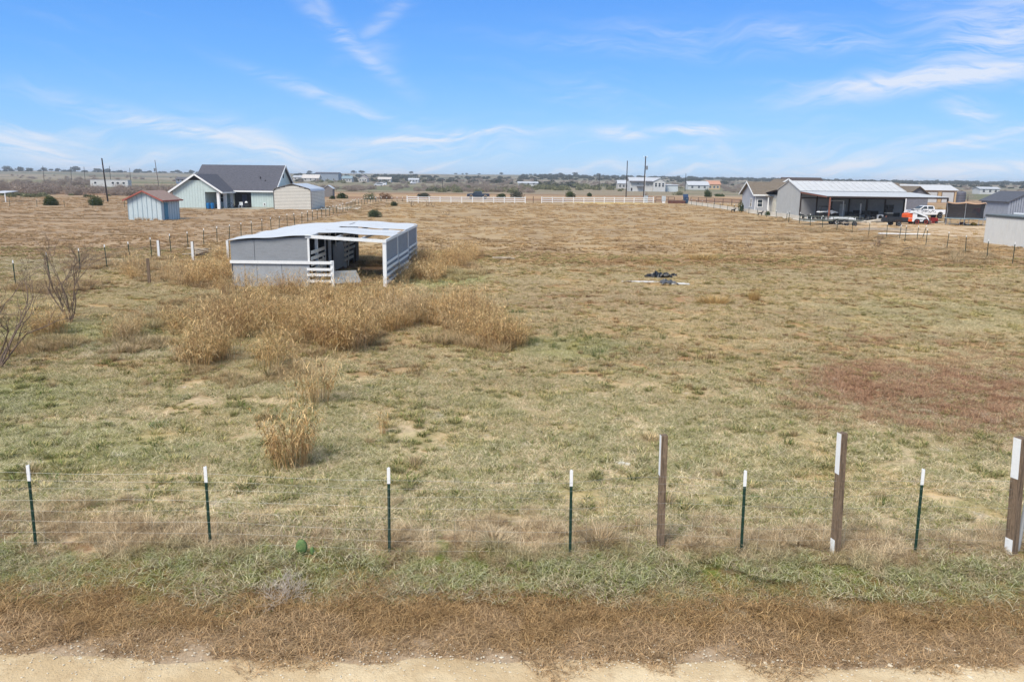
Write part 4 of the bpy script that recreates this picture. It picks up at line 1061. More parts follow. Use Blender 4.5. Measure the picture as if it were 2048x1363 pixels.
    bm('beam', white_paint, (X0 + .02, Y0 + .05, zL - .1), (X0 + .02, Y1, zL - .1), .06, .1)
    for x in (-8.95, -7.7): bm('rafter', white_paint, (x, Y0 + .05, zr(x) - .08), (x, Y1, zr(x) - .08), .05, .12)
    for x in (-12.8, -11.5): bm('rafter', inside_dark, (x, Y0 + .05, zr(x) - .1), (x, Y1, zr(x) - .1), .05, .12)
    # roof sheets, each a corrugated strip with its own tilt and overhang
    def sheet_(x0, x1, y0, y1, lift_=0., warp=0.):
        n = max(6, int((x1 - x0) / .25)); k = max(4, int((y1 - y0) / .12))
        V = []; Fc = []
        for i in range(n + 1):
            for j in range(k + 1):
                x = x0 + (x1 - x0) * i / n; y = y0 + (y1 - y0) * j / k
                z = zr(x) + .03 + lift_ + (.012 if j % 2 else 0) + warp * math.sin((x - x0) / (x1 - x0) * math.pi) * (1 - j / k) - .02 * math.sin(x * 3)
                V.append((x - X0, y - Y0, z))
        for i in range(n):
            for j in range(k): a = i * (k + 1) + j; Fc.append((a, a + k + 1, a + k + 2, a + 1))
        o = MB().add(V, Fc).build('roof_sheet', white_metal, S)
        sol = o.modifiers.new('t', 'SOLIDIFY'); sol.thickness = .006
    ys_ = [39.85, 41.3, 43.1, 45.0, 46.9, 48.8, 50.9, 53.15]
    for i in range(7):
        sheet_(X0 - .12 - (.16 if i % 2 else 0) + .05 * (i % 3), XM + .12, ys_[i], ys_[i + 1] + .1, .012 * (i % 2))
    sheet_(XM - .05, X1 + .12, 41.75, 43.9, .03, .03); sheet_(XM - .02, X1 + .05, 43.8, 46.0, .045)
    sheet_(XM, X1 + .1, 47.2, 49.2, .03); sheet_(XM + .3, X1 + .14, 49.1, 51.2, .045); sheet_(XM, X1 + .02, 51.1, 53.15, .03)
shelter()
t_ = thing('metal_sheet', 'loose corrugated sheet lying tilted inside the open shelter', 'metal sheet', (-8.8, 41.7, .02), R(24))
mb = MB()
for k in range(14): mb.add([(x, -.55 + k * .085, .06 + (k * .085) * .42 + (.02 if k % 2 else 0)) for x in (-.7, .75)] + [(x, -.55 + (k + 1) * .085, .06 + ((k + 1) * .085) * .42 + (0 if k % 2 else .02)) for x in (-.7, .75)], [(0, 1, 3, 2)])
o = mb.build('corrugated_sheet', M('galvanised_sheet', sl(190, 194, 196, .85), .4, .12, 3, metal=.2), t_); o.modifiers.new('t', 'SOLIDIFY').thickness = .008
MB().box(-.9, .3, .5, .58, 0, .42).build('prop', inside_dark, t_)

# ------------------------------------------------------------------ things lying in the pasture
def lying(name, px, py, label, cat, build, rz=0):
    p = at(px, py); t_ = thing(name, label, cat, p, rz); build(t_); return t_
tarp = M('black_plastic_film', sl(26, 26, 28, .9), .35, .2, 6, spec=.6); tarp2 = M('grey_plastic_film', sl(84, 86, 90, .9), .4, .25, 6, spec=.6)
def crumple(w, d, h, seed, nx=22, ny=12, holes=.0):
    r_ = np.random.default_rng(seed); ph = r_.uniform(0, 6.28, (8, 3)); kx = r_.uniform(1.5, 8, (8, 2)); V = []; Fc = []
    for i in range(nx + 1):
        for j in range(ny + 1):
            u, v = i / nx - .5, j / ny - .5
            z = sum(math.sin(kx[q, 0] * u * 3 + kx[q, 1] * v * 3 + ph[q, 0]) / (1 + q * .3) for q in range(8)) * .22
            edge = 1 + .35 * math.sin(9 * math.atan2(v, u) + ph[0, 1]) * .5 + .2 * math.sin(17 * u + ph[1, 1])
            V.append((u * w * edge, v * d * edge, max(.01, (.35 + z) * h * (1 - (2 * abs(u)) ** 3 * .8))))
    for i in range(nx):
        for j in range(ny):
            if r_.random() > holes: a = i * (ny + 1) + j; Fc.append((a, a + ny + 1, a + ny + 2, a + 1))
    return MB().add(V, Fc)
lying('plastic_scrap', 1318, 556, 'larger crumpled black plastic scrap on the dry field', 'plastic sheet', lambda t_: crumple(1.5, .8, .42, 1, holes=.12).build('film', tarp, t_))
lying('plastic_scrap', 1347, 554, 'small black plastic scrap right of the larger one', 'plastic sheet', lambda t_: crumple(.45, .35, .36, 2, 8, 6).build('film', tarp, t_))
lying('plastic_scrap', 1335, 568, 'grey plastic film draped over the white boards', 'plastic sheet', lambda t_: crumple(.9, .6, .3, 3).build('film', tarp2, t_))
def boards(L, n, m):
    def f(t_):
        for k in range(n): MB().box(-L / 2 + .3 * k, L / 2 - .2 * k, -.14 + k * .16, -.01 + k * .16, .03, .08).build('board', m, t_)
    return f
lying('white_boards', 1282, 565, 'long white boards lying on the field left of the grey film', 'boards', boards(2.1, 2, white_paint), R(-1.5))
lying('white_boards', 1360, 569, 'short white board lying right of the grey film', 'boards', boards(.95, 2, white_paint), R(-1))
lying('white_boards', 1247, 928, 'small weathered whitish board piece in the pasture left of the first wooden post', 'boards', lambda t_: (MB().box(-.1, .02, -.05, .06, 0, .03).build('board', M('worn_white_board'), t_), MB().box(.04, .13, -.04, .05, 0, .03).build('board', M('worn_white_board'), t_)), R(-20))
def logs(n, L, r_, m, sp=.5):
    def f(t_):
        q = random.Random(n * 7)
        for k in range(n):
            a = q.uniform(-.9, .9) if n > 1 else 0; c = Vector((q.uniform(-sp, sp), q.uniform(-sp, sp) * .5, r_ + k * .05)); d = Vector((math.cos(a), math.sin(a), q.uniform(-.1, .25))) * L / 2 * q.uniform(.5, 1)
            MB().tube([c - d, c + d * .1 + Vector((0, 0, .05)), c + d], [r_, r_ * .9, r_ * .6], 7).build('log', m, t_)
    return f
grey_wood = M('bleached_wood', sl(188, 172, 152, .85), .9, .2, 5, bump=.4)
lying('dead_wood_pile', 402, 512, 'heap of bleached dead branches by the left field fence', 'wood pile', logs(9, 1.6, .06, grey_wood, .6))
lying('fallen_log', 1003, 520, 'weathered grey log lying right of the tall grass beyond the shelter', 'log', logs(2, 1.9, .07, grey_wood, .3), R(8))
lying('fallen_log', 1828, 498, 'dark flat piece of tyre lying by the bare forked shrub on the right', 'debris', lambda t_: crumple(1.5, .5, .25, 9).build('tread', dark_plastic, t_))
lying('pipe_bundle', 1775, 462, 'weathered boards stacked flat in the yard left of the fence posts', 'boards', lambda t_: [MB().box(-3.2 + k * .4, 2.8 - k * .3, k * .35, k * .35 + .2, .05 + .03 * k, .2 + .03 * k).build('board', grey_wood, t_) for k in range(4)], R(-9))
lying('long_pipe', 1812, 470, 'long white pipe lying on the ground behind the right wire fence', 'pipe', lambda t_: MB().tube([(-2.9, 0, .12), (2.5, 0, .12)], .07, 8).build('pipe', white_paint, t_), R(-4))
# stones on the road rim
stone_m = M('pale_limestone', sl(232, 218, 192, .9), .9, .12, 20, bump=.3)
def stone(seed, s):
    import bmesh
    r_ = random.Random(seed); bm_ = bmesh.new(); bmesh.ops.create_icosphere(bm_, subdivisions=1, radius=1)
    for v in bm_.verts: v.co = Vector((v.co.x * s * r_.uniform(.8, 1.2), v.co.y * s * .75 * r_.uniform(.8, 1.2), v.co.z * s * .5 * r_.uniform(.7, 1.1)))
    me = bpy.data.meshes.new('stone'); bm_.to_mesh(me); bm_.free(); me.materials.append(stone_m); return me
STONES = [stone(i, .028) for i in range(6)]
proto = None
for i, (px, py, s) in enumerate([(160, 1317, 1.1), (190, 1320, .9), (453, 1322, 1.5), (372, 1300, 1.0), (558, 1299, .9), (1003, 1315, 1.0), (1120, 1315, .9), (1316, 1321, 1.3), (1337, 1317, 1.0), (1349, 1318, 1.0), (1508, 1332, 1.5), (1530, 1326, 1.1), (1545, 1325, 1.3), (1714, 1316, 1.4), (1780, 1331, 1.4),
                                 (1857, 1299, 1.5), (1868, 1301, 1.1), (1132, 1262, 1.3), (1131, 1270, .9), (1347, 1284, .8), (1760, 1262, .7), (1608, 1310, .8), (1736, 1312, .9), (1930, 1300, .9), (476, 1148, 1.4), (632, 1136, 1.2), (1921, 1216, .8), (1915, 1332, 1.5), (1940, 1355, 1.6), (1380, 1330, .8), (760, 1306, .8), (1020, 1345, 1.1), (260, 1340, .9), (700, 1350, 1.0)]):
    p = at(px, py); p.z += .008
    o = obj('stone', STONES[i % 6], None, p, (0, 0, i * 1.3)); o.scale = (s,) * 3
    tag(o, 'pale limestone pebble lying on the gravel road rim or verge', 'stone', 'loose limestone pebbles along the road')
n = 2200
X_ = rng.uniform(-9, 9, n); Y_ = np.where(rng.random(n) < .7, 8.42 + rng.normal(0, .25, n), rng.uniform(7.2, 8.6, n))
Pg = np.column_stack([X_, Y_, ground_z(X_, Y_) + .022])
scatter('road_gravel', STONES, Pg, rng.uniform(0, 6.28, n), rng.uniform(.12, .62, n), 'small loose gravel on the dirt road and its rim', 'gravel')

# ------------------------------------------------------------------ paths and yards
sheet('pale_path', ([(40.9, 112), (41.2, 150), (41.0, 218)], [(42.6, 112), (43.4, 150), (43.8, 218)]), concrete, .05, 60)
sheet('barn_yard', ([(45.4, 84), (40.6, 104), (41.5, 112)], [(90, 84), (92, 104), (92, 114)]), yardmat, .05, 30, 24)
sheet('barn_floor', ([(43.9, 114.5), (43.9, 138)], [(62, 114.5), (62, 138)]), concrete, .07, 20, 12)
sheet('garage_apron', ([(-32.6, 134.2), (-32.6, 142)], [(-26.0, 137), (-27.5, 146)]), concrete, .06, 12, 8)
sheet('neighbour_drive', ([(-32.5, 146), (-31, 158), (-31.5, 172), (-20, 183)], [(-29.5, 146), (-27.8, 158), (-28.4, 170), (-17, 180)]), yardmat, .06, 40, 6)
sheet('house_lane', ([(-31.5, 172), (-20, 186), (36, 203)], [(-31, 176), (-20, 189), (36, 206)]), yardmat, .05, 60, 4)
a, b_ = at(940, 388), at(720, 386)
pale_far = M('pale_far_track', sl(222, 200, 176, .85), .9, .08, .1)
for nm, (x0, y0), (x1, y1), w in (('far_track', (670, 386), (830, 387), 3), ('far_track', (260, 376), (330, 379), 2.4), ('far_road', (190, 366), (360, 361), 7), ('far_track', (1040, 392), (1300, 391), 2), ('far_track', (1440, 372), (1600, 374), 6), ('far_road', (1860, 376), (2060, 380), 8), ('far_track', (0, 376), (26, 374), 7)):
    p, q = at(x0, y0), at(x1, y1)
    kind(sheet(nm, ([(p.x, p.y), (q.x, q.y)], [(p.x, p.y + w), (q.x, q.y + w)]), pale_far, .12, 40, 3), 'structure')
# ================================================================== buildings
sea = M('sea_green_siding', sl(198, 213, 210, .92), .75, .05, 1.5)
shingle = M('charcoal_shingles', sl(94, 94, 102, .9), .9, .18, 3, bump=.5, stretch=(1, 1, 3))
brown_sh = M('brown_shingles', sl(124, 112, 98, .9), .9, .15, 3, bump=.5)
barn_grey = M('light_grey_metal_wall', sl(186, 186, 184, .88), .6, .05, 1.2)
barn_in = M('shaded_metal_front', sl(146, 146, 148, .82), .6, .06, 1.2)  # wall grey darkened for the shade under the lean-to
blue_wall = M('pale_blue_boards', sl(196, 210, 214, .92), .75, .08, 2, dirt=(sl(140, 158, 166, .85), .5), stretch=(2, 2, .5))
blue_bat = M('blue_battens', sl(158, 178, 188, .9), .75, .1, 3)
rust_trim = M('rust_red_trim', sl(166, 96, 86, .9), .8, .12, 4)
tan_roof = M('faded_tan_roof', sl(166, 140, 128, .85), .9, .12, 3, bump=.4)
tan_wall = M('tan_wall', sl(206, 176, 134, .85), .8, .05, 2)
beige_metal = M('beige_metal_siding', sl(220, 216, 205, .95), .55, .04, 1.5)
roof_metal = M('bright_roof_metal', sl(212, 212, 212, .84), .6, .1, .8, spec=.25, dirt=(sl(186, 182, 176, .85), .4))
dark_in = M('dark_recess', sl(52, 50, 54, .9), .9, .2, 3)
fnd = M('concrete_foundation', sl(182, 178, 162, .85), .9, .08, 4)

def gable(x0, x1, y0, y1, eave, ridge, axis='x', z0=0.):
    """closed body with a gable; axis is the ridge direction"""
    mb = MB()
    if axis == 'y':
        mid = (x0 + x1) / 2; P_ = [(x0, z0), (x1, z0), (x1, eave), (mid, ridge), (x0, eave)]
        return mb.prism(P_, y0, y1)
    mid = (y0 + y1) / 2; P_ = [(y0, z0), (y1, z0), (y1, eave), (mid, ridge), (y0, eave)]
    v = [(x, y, z) for x in (x0, x1) for y, z in P_]; n = 5
    return mb.add(v, [tuple(range(n)), tuple(range(2 * n - 1, n - 1, -1))] + [(i, i + n, (i + 1) % n + n, (i + 1) % n) for i in range(n)])
def roof_slabs(x0, x1, y0, y1, eave, ridge, axis='x', ov=.4, th=.12, lift_=.03):
    """two roof planes; returns MB"""
    mb = MB()
    if axis == 'x':
        m_ = (y0 + y1) / 2; s_ = (ridge - eave) / (m_ - y0); e = eave - ov * s_ + lift_ + th; r_ = ridge + lift_ + th
        mb.slab([(x0 - ov, y0 - ov, e), (x1 + ov, y0 - ov, e), (x1 + ov, m_, r_), (x0 - ov, m_, r_)], th)
        mb.slab([(x0 - ov, m_, r_), (x1 + ov, m_, r_), (x1 + ov, y1 + ov, e), (x0 - ov, y1 + ov, e)], th)
    else:
        m_ = (x0 + x1) / 2; s_ = (ridge - eave) / (m_ - x0); e = eave - ov * s_ + lift_ + th; r_ = ridge + lift_ + th
        mb.slab([(x0 - ov, y0 - ov, e), (m_, y0 - ov, r_), (m_, y1 + ov, r_), (x0 - ov, y1 + ov, e)], th)
        mb.slab([(m_, y0 - ov, r_), (x1 + ov, y0 - ov, e), (x1 + ov, y1 + ov, e), (m_, y1 + ov, r_)], th)
    return mb
def window(parent, x, y, z, w, h, face='-y', frame=white_paint, name='window', bars=True):
    """framed window with its pane, facing -y or +-x"""
    fr, pn = MB(), MB(); t = .09
    def bx(mb, a0, a1, b0, b1, d0, d1):
        if face == '-y': mb.box(a0, a1, -d1, -d0, b0, b1)
        elif face == '+x': mb.box(d0, d1, a0, a1, b0, b1)
        else: mb.box(-d1, -d0, a0, a1, b0, b1)
    bx(fr, -w / 2 - t, w / 2 + t, -t, 0, 0, .06); bx(fr, -w / 2 - t, w / 2 + t, h, h + t, 0, .06)
    bx(fr, -w / 2 - t, -w / 2, 0, h, 0, .06); bx(fr, w / 2, w / 2 + t, 0, h, 0, .06)
    if bars: bx(fr, -w / 2, w / 2, h / 2 - .03, h / 2 + .03, .022, .05)
    bx(pn, -w / 2, w / 2, 0, h, .004, .02)
    f = fr.build(name, frame, parent, (x, y, z)); pn.build('pane', shade_glass, f)
    return f

# ---- sea green farmhouse
def farmhouse():
    ox, oy = -55.0, 131.0
    H = thing('farmhouse', 'sea green board sided farmhouse with charcoal shingle roof and open porch', 'house', (ox, oy, gz(-48, 136)))
    # wing: x 0..7.7 y 0..9 ; main: x .9..14.6  y 6..18
    wing = MB().prism([(0, 0), (5.15, 0), (5.15, 2.8), (3.85, 2.8), (3.85, 5.35), (0, 2.75)], 0, .25)
    wing = MB(); wing.prism([(0.02, 0), (5.2, 0), (5.2, 2.72), (7.45, 2.72), (7.68, 2.86), (3.85, 5.38), (.02, 2.86)], 0, .2)
    wing.box(.02, .22, .2, 8.8, 0, 2.8); wing.box(5.0, 5.2, .2, 6.0, 0, 2.72)
    wing.build('front_gable_wall', sea, H)
    MB().add([(3.85 - 1.25, -.03, 4.55), (3.85 + 1.25, -.03, 4.55), (3.85, -.03, 5.38), (3.85 - 1.25, .0, 4.55), (3.85 + 1.25, .0, 4.55), (3.85, .0, 5.38)], [(0, 1, 2), (3, 5, 4), (0, 3, 4, 1), (1, 4, 5, 2), (2, 5, 3, 0)]).build('gable_vent', dark_in, H)
    MB().box(-.03, 5.25, -.04, .3, -.15, .22).build('foundation', fnd, H)
    bat = MB()
    for k in range(1, 12):
        x = .45 * k; zt = min(2.86 + (x) * .655, 4.5)
        bat.box(x - .025, x + .025, -.022, -.001, .23, zt - .02)
    kind(bat.build('battens', M('sea_green_batten', sl(188, 203, 200, .88)), H), 'stuff')
    # porch inside
    MB().box(5.2, 14.4, .6, 6.0, -.1, .08).build('porch_floor', fnd, H)
    window(H, 5.85, 5.97, .95, .7, 1.5)
    MB().box(5.2, 7.6, 6.0, 6.2, .08, 2.72).build('porch_wall', sea, H)
    MB().box(7.6, 10.7, 6.9, 7.1, .08, 2.9).build('recess_wall', dark_in, H)  # shade of the porch recess put into a near-black wall colour
    MB().box(8.9, 9.7, 6.84, 6.89, .1, 2.2).build('back_door', M('porch_door', sl(70, 74, 96, .9)), H)
    for x, y in ((7.25, .35), (7.35, 3.0), (7.5, 5.75)): MB().box(x - .22, x + .22, y - .22, y + .22, 0, 2.72).build('porch_column', white_paint, H)
    # main block
    mn = MB(); mn.box(10.7, 14.6, 6.0, 6.2, 0, 2.95); mn.box(.9, 14.6, 17.8, 18, 0, 2.95); mn.box(.9, 1.1, 6.5, 18, 0, 2.95)
    mn.build('main_wall', sea, H)
    v = [(x, y, z) for x in (14.42, 14.62) for y, z in ((6.0, 0), (18, 0), (18, 2.95), (12, 7.0), (6.0, 2.95))]
    MB().add(v, [(0, 1, 2, 3, 4), (9, 8, 7, 6, 5)] + [(i, i + 5, (i + 1) % 5 + 5, (i + 1) % 5) for i in range(5)]).build('end_gable_wall', sea, H)
    MB().box(14.63, 14.66, 11.5, 12.1, 5.0, 5.7).build('gable_vent', dark_in, H)
    MB().box(10.65, 14.7, 5.9, 6.0, -.15, .2).build('foundation', fnd, H)
    bat = MB()
    for k in range(1, 9): bat.box(10.7 + .43 * k - .025, 10.7 + .43 * k + .025, 5.978, 5.999, .2, 2.75)
    kind(bat.build('battens', M('sea_green_batten'), H), 'stuff')
    window(H, 12.9, 6.0 - .001, 0.5, .25, .3, bars=False)
    # roofs
    roof_slabs(.9, 14.6, 6.0, 18.0, 2.95, 7.0, 'x', .45, .14).build('main_roof', shingle, H)
    s_ = (5.4 - 2.86) / 3.85; ov = .5; e = 2.86 - ov * s_ + .17; r_ = 5.4 + .17; yb = 9.8
    MB().slab([(-ov, -ov, e), (3.85, -ov, r_), (3.85, yb, r_), (-ov, 9.0, e)], .14).slab([(3.85, -ov, r_), (7.7 + ov, -ov, e), (7.7 + ov, 5.6, e), (3.85, yb, r_)], .14).build('wing_roof', shingle, H)
    # white trim
    tr = MB()
    for a, c in (((-ov, -ov - .03, e - .1), (3.85, -ov - .03, r_ - .1)), ((7.7 + ov, -ov - .03, e - .1), (3.85, -ov - .03, r_ - .1))): MB().beam(a, c, .06, .26).build('fascia', white_paint, H)
    MB().beam((7.7 + ov + .03, -ov, e - .1), (7.7 + ov + .03, 5.6, e - .1), .06, .22).build('fascia', white_paint, H)
    MB().beam((7.9, 5.5, 2.78), (15.05, 5.5, 2.78), .06, .24).build('fascia', white_paint, H)
    for y in (5.5, 18.5): MB().beam((15.1, y, 2.78), (15.1, 12, 7.08), .06, .28).build('fascia', white_paint, H)
    MB().tube([(11.6, 8.6, 4.6), (11.6, 8.6, 5.25)], .08, 7).build('vent_pipe', dark_plastic, H); MB().tube([(12.6, 8.0, 4.2), (12.6, 8.0, 4.7)], .06, 7).build('vent_pipe', dark_plastic, H)
    z = gz(-48, 136) + .08
    def on_porch(name, label, cat, x, y, fn):
        t_ = thing(name, label, cat, (ox + x, oy + y, z)); fn(t_); return t_
    bar = lambda t_: MB().lathe([(.26, 0), (.30, .3), (.30, .6), (.26, .9)], n=12).build('barrel', M('blue_plastic', sl(40, 116, 176, .9), .4), t_)
    on_porch('barrel', 'bright blue barrel at the left of the farmhouse porch', 'barrel', 5.55, .2, bar); on_porch('barrel', 'second blue barrel, right of the first on the farmhouse porch', 'barrel', 6.15, .4, bar)
    on_porch('storage_bin', 'black storage bin beside the blue barrels on the porch', 'bin', 6.75, 1.3, lambda t_: (MB().box(-.35, .35, -.25, .25, 0, .6).build('bin_body', black, t_), MB().box(-.38, .38, -.28, .28, .6, .66).build('lid', dark_plastic, t_)))
    on_porch('patio_grill', 'dark patio grill with a white lid in the porch opening', 'grill', 10.1, 5.2, lambda t_: (MB().box(-.3, .3, -.2, .2, 0, .8).build('grill_body', dark_plastic, t_), MB().lathe([(.26, .82), (.2, .98), (.05, 1.08)], n=12).build('lid', white_paint, t_)))
    def bike(t_):
        for x in (-.5, .5): MB().add(*[(lambda m_: (m_.v, m_.f))(MB().tube([(x + .32 * math.cos(a), 0, .32 + .32 * math.sin(a)) for a in np.linspace(0, 6.28, 15)], .025, 5, False))][0]).build('wheel', black, t_)
        MB().beam((-.5, 0, .32), (0, 0, .75), .03).beam((0, 0, .75), (.5, 0, .32), .03).beam((0, 0, .3), (.35, 0, .85), .03).build('frame', rust_steel, t_); MB().box(-.2, .02, -.06, .06, .78, .84).build('saddle', black, t_)
    on_porch('bicycle', 'dark bicycle leaning among the clutter on the farmhouse porch', 'bicycle', 8.3, 3.4, bike)
    on_porch('porch_chair', 'white patio chair deep in the farmhouse porch', 'chair', 9.3, 4.6, lambda t_: (MB().box(-.3, .3, -.3, .3, .4, .46).build('seat', white_paint, t_), MB().box(-.3, .3, .25, .3, .46, .95).build('backrest', white_paint, t_), [MB().box(x - .03, x + .03, y - .03, y + .03, 0, .4).build('leg', white_paint, t_) for x in (-.26, .26) for y in (-.26, .26)]))
farmhouse()

# ---- beige metal garage
def metal_garage():
    x0, y0, w, d = -39.3, 133.0, 6.1, 9.6
    G = thing('metal_garage', 'beige horizontally ribbed metal garage beside the sea green farmhouse', 'garage', (x0, y0, gz(x0, y0)))
    arch = [(0, 0), (w, 0), (w, 3.0), (w - .08, 3.2), (w - .3, 3.38), (w / 2, 4.12), (.3, 3.38), (.08, 3.2), (0, 3.0)]
    MB().prism(arch, 0, d).build('wall', M('shaded_panel_gap', sl(138, 132, 122, .8)), G)  # wall behind the panels darkened to paint the shade in their gaps
    nb = 13
    for k in range(nb):
        z = .06 + k * .235
        MB().box(.06, w - .06, -.03, -.003, z, z + .185).build('wall_panel', beige_metal, G)
    for k in range(nb): MB().box(w + .003, w + .03, .1, d - .1, .06 + k * .235, .245 + k * .235).build('wall_panel', beige_metal, G)
    for z0_, z1_, s_ in ((3.12, 3.32, .35), (3.36, 3.56, 1.05), (3.6, 3.78, 1.9)): MB().box(s_, w - s_, -.03, -.003, z0_, z1_).build('wall_panel', beige_metal, G)
    top = arch[2:]
    tp = [(x, z + .04) for x, z in top]
    MB().prism([(w + .06, 2.9)] + [(x + (.06 if x > w / 2 else -.06) * (abs(x - w / 2) / 3), z + .06) for x, z in top] + [(-.06, 2.9)] + [(0, 3.0)] + [(x, z + .01) for x, z in top[::-1]][1:-1] + [(w, 3.0)], -.12, d + .12).build('roof', M('light_grey_roof', sl(204, 206, 210, .9), .4), G)
    tr = M('grey_corner_trim', sl(112, 110, 108, .9), .6)
    pts = [(x, -.14, z + .03) for x, z in top]
    MB().tube(pts, .06, 5).build('edge_trim', tr, G)
    for x in (0, w): MB().box(x - .05, x + .05, -.06, .02, 0, 3.0).build('corner_trim', tr, G)
metal_garage()
t_ = thing('garden_shed', 'small shed with an arched roof peeping past the metal garage', 'shed', atY(653, 215)); MB().prism([(-1.2, 0), (1.2, 0), (1.2, 2.2), (0, 3.0), (-1.2, 2.2)], 0, 2.4).build('wall', M('shed_brown', sl(132, 128, 126, .85)), t_); roof_slabs(-1.2, 1.2, 0, 2.4, 2.2, 3.0, 'y', .2, .08).build('roof', white_metal, t_)

# ---- blue shed
def blue_shed():
    p = at(258, 440)
    S = thing('blue_shed', 'pale blue board shed with rust trimmed roof, left of the farmhouse', 'shed', (p.x, p.y, p.z), R(-4))
    w, d, e, r_ = 4.15, 4.4, 2.45, 3.42
    gable(0, w, 0, d, e, r_, 'y').build('wall', blue_wall, S)
    for k in range(8):
        x = .02 + k * (w - .04) / 7; zt = e + (r_ - e) * (1 - abs(x - w / 2) / (w / 2)) - .12
        MB().box(x - .035, x + .035, -.03, -.002, .02, zt).build('batten', blue_bat, S)
    for k in range(8):
        y = .02 + k * (d - .04) / 7
        MB().box(w + .002, w + .03, y - .035, y + .035, .02, e - .1).build('batten', blue_bat, S)
    MB().box(w + .004, w + .04, .6, 1.55, .1, 2.1).build('door', M('blue_door', sl(88, 140, 164, .9)), S)
    roof_slabs(0, w, 0, d, e, r_, 'y', .38, .07).build('roof', tan_roof, S)
    s_ = (r_ - e) / (w / 2); ez = e - .38 * s_ + .05
    for a, c in (((-.4, -.41, ez), (w / 2, -.41, r_ + .05)), ((w + .4, -.41, ez), (w / 2, -.41, r_ + .05)), ((w + .41, -.4, ez), (w + .41, d + .38, ez))): MB().beam(a, c, .05, .17).build('trim_board', rust_trim, S)
    return S
blue_shed()
# dry weeds along its foot
plant('dry_weeds', M1('dry_weeds', lambda: tuft_patch(2.6, 16, 60, (.25, .6), (.1, .7), .02, .12, 0, .2, 3), verge_m), 300, 440, 'dry weeds along the foot of the blue shed', 'weeds', 1.0, 0)

# ---- right hand barn with deep open lean-to
def barn():
    X0, Y0, XE, YB = 44.4, 126.0, 60.6, 137.0
    B = thing('metal_barn', 'grey metal barn with bright ribbed roof and deep open lean-to', 'barn', (X0, Y0, gz(X0, Y0)))
    L, D = XE - X0, YB - Y0; ev, rg = 4.05, 5.52
    gable(0, L, 0, D, ev, rg, 'x').build('wall', barn_grey, B)
    # ribs on the left end
    rb = MB()
    for k in range(1, 26):
        y = k * D / 26; zt = ev + (rg - ev) * (1 - abs(y - D / 2) / (D / 2)) - .05
        rb.box(-.03, -.002, y - .03, y + .03, .05, zt)
    kind(rb.build('wall_ribs', barn_grey, B), 'stuff')
    # front wall inside the lean-to: panels between columns
    xs_ = [0.05, 2.6, 4.9, 7.6, 10.4, 13.2, L - .05]
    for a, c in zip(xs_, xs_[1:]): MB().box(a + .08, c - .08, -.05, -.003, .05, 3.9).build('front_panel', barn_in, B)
    for x in xs_: MB().box(x - .075, x + .075, -.2, -.01, 0, 4.0).build('column', dark_steel, B)
    MB().box(0, L, -.16, -.06, 2.95, 3.1).build('girt', dark_steel, B)
    MB().box(6.2, 7.1, -.09, -.055, .05, 2.15).build('side_door', M('pale_door', sl(196, 196, 196, .9)), B)
    for x in (9.0, 11.9): MB().box(x - 1.15, x + 1.15, -.085, -.055, .05, 2.85).build('roller_door', M('roller_grey', sl(150, 152, 156, .88)), B)
    # roofs
    roof_slabs(0, L, 0, D, ev, rg, 'x', .15, .06).build('main_roof', roof_metal, B)
    s_ = (rg - ev) / (D / 2)
    n = 17
    for k in range(n + 1):
        x = -.1 + (L + .2) * k / n; MB().beam((x, -.1, ev + .1), (x, D / 2, rg + .125), .07, .05).build('roof_rib', roof_metal, B)
    # lean-to roof, built as separate sheets
    ly, lz = -11.0, 3.55
    n = 16
    for k in range(n):
        xa = -.1 + (L + 1.0) * k / n; xb = xa + (L + 1.0) / n - .03
        MB().slab([(xa, ly - .1, lz), (xb, ly - .1, lz), (xb, .0, ev - .02), (xa, .0, ev - .02)], .04).build('roof_sheet', roof_metal, B)
    MB().box(-.1, L + .1, -.16, -.02, ev + .0, ev + .07).build('roof_flashing', M('flashing_grey', sl(150, 154, 160, .9)), B)
    MB().beam((-.02, -.1, ev - .2), (.0, ly, lz - .16), .12, .2).build('edge_beam', rust_steel, B)
    MB().beam((-.1, ly, lz - .16), (L + .9, ly, lz - .16), .12, .2).build('edge_beam', dark_steel, B)
    MB().beam((L + .85, -.1, ev - .2), (L + .85, ly, lz - .16), .12, .2).build('edge_beam', dark_steel, B)
    for x, m_ in ((.35, rust_steel), (L + .8, dark_steel)): MB().box(x - .09, x + .09, ly - .09, ly + .09, -.1, lz - .2).build('lean_to_post', m_, B)
    MB().box(7.9, 8.02, ly + 5.5, ly + 5.62, -.1, lz + .1).build('lean_to_post', dark_steel, B)
    for k in range(1, 5): MB().beam((0, ly + k * 2.2, lz + k * .1 - .1), (L + .8, ly + k * 2.2, lz + k * .1 - .1), .07, .1).build('purlin', dark_steel, B)
    # canopy on the back side
    MB().slab([(-.4, D, ev + .04), (5, D, ev + .04), (5, D + 5.5, 3.5), (-.4, D + 5.5, 3.5)], .08).build('back_canopy', dark_steel, B)
    MB().tube([(-.3, D + 5.3, 0), (-.3, D + 5.3, 3.5)], .08, 6).build('canopy_post', dark_steel, B)
    MB().box(.3, 5, D + .01, D + 4.6, 0, 3.2).build('lean_room', M('lean_room_grey', sl(196, 194, 186, .88)), B)
    MB().box(.25, .298, D + 1.5, D + 2.9, .1, 2.6).build('room_door', M('cream_door', sl(216, 210, 192, .88)), B)
    MB().tube([(2.6, -5.5, .0), (2.6, -5.5, 2.75), (4.55, -5.5, 2.75), (4.55, -5.5, 0)], .06, 6).build('door_frame', white_paint, B)
barn()
zb = gz(50, 120) + .075
def under(name, label, cat, px, Y, fn, rz=0, z=None):
    p = atY(px, Y); p.z = zb if z is None else z; t_ = thing(name, label, cat, p, rz); fn(t_); return t_

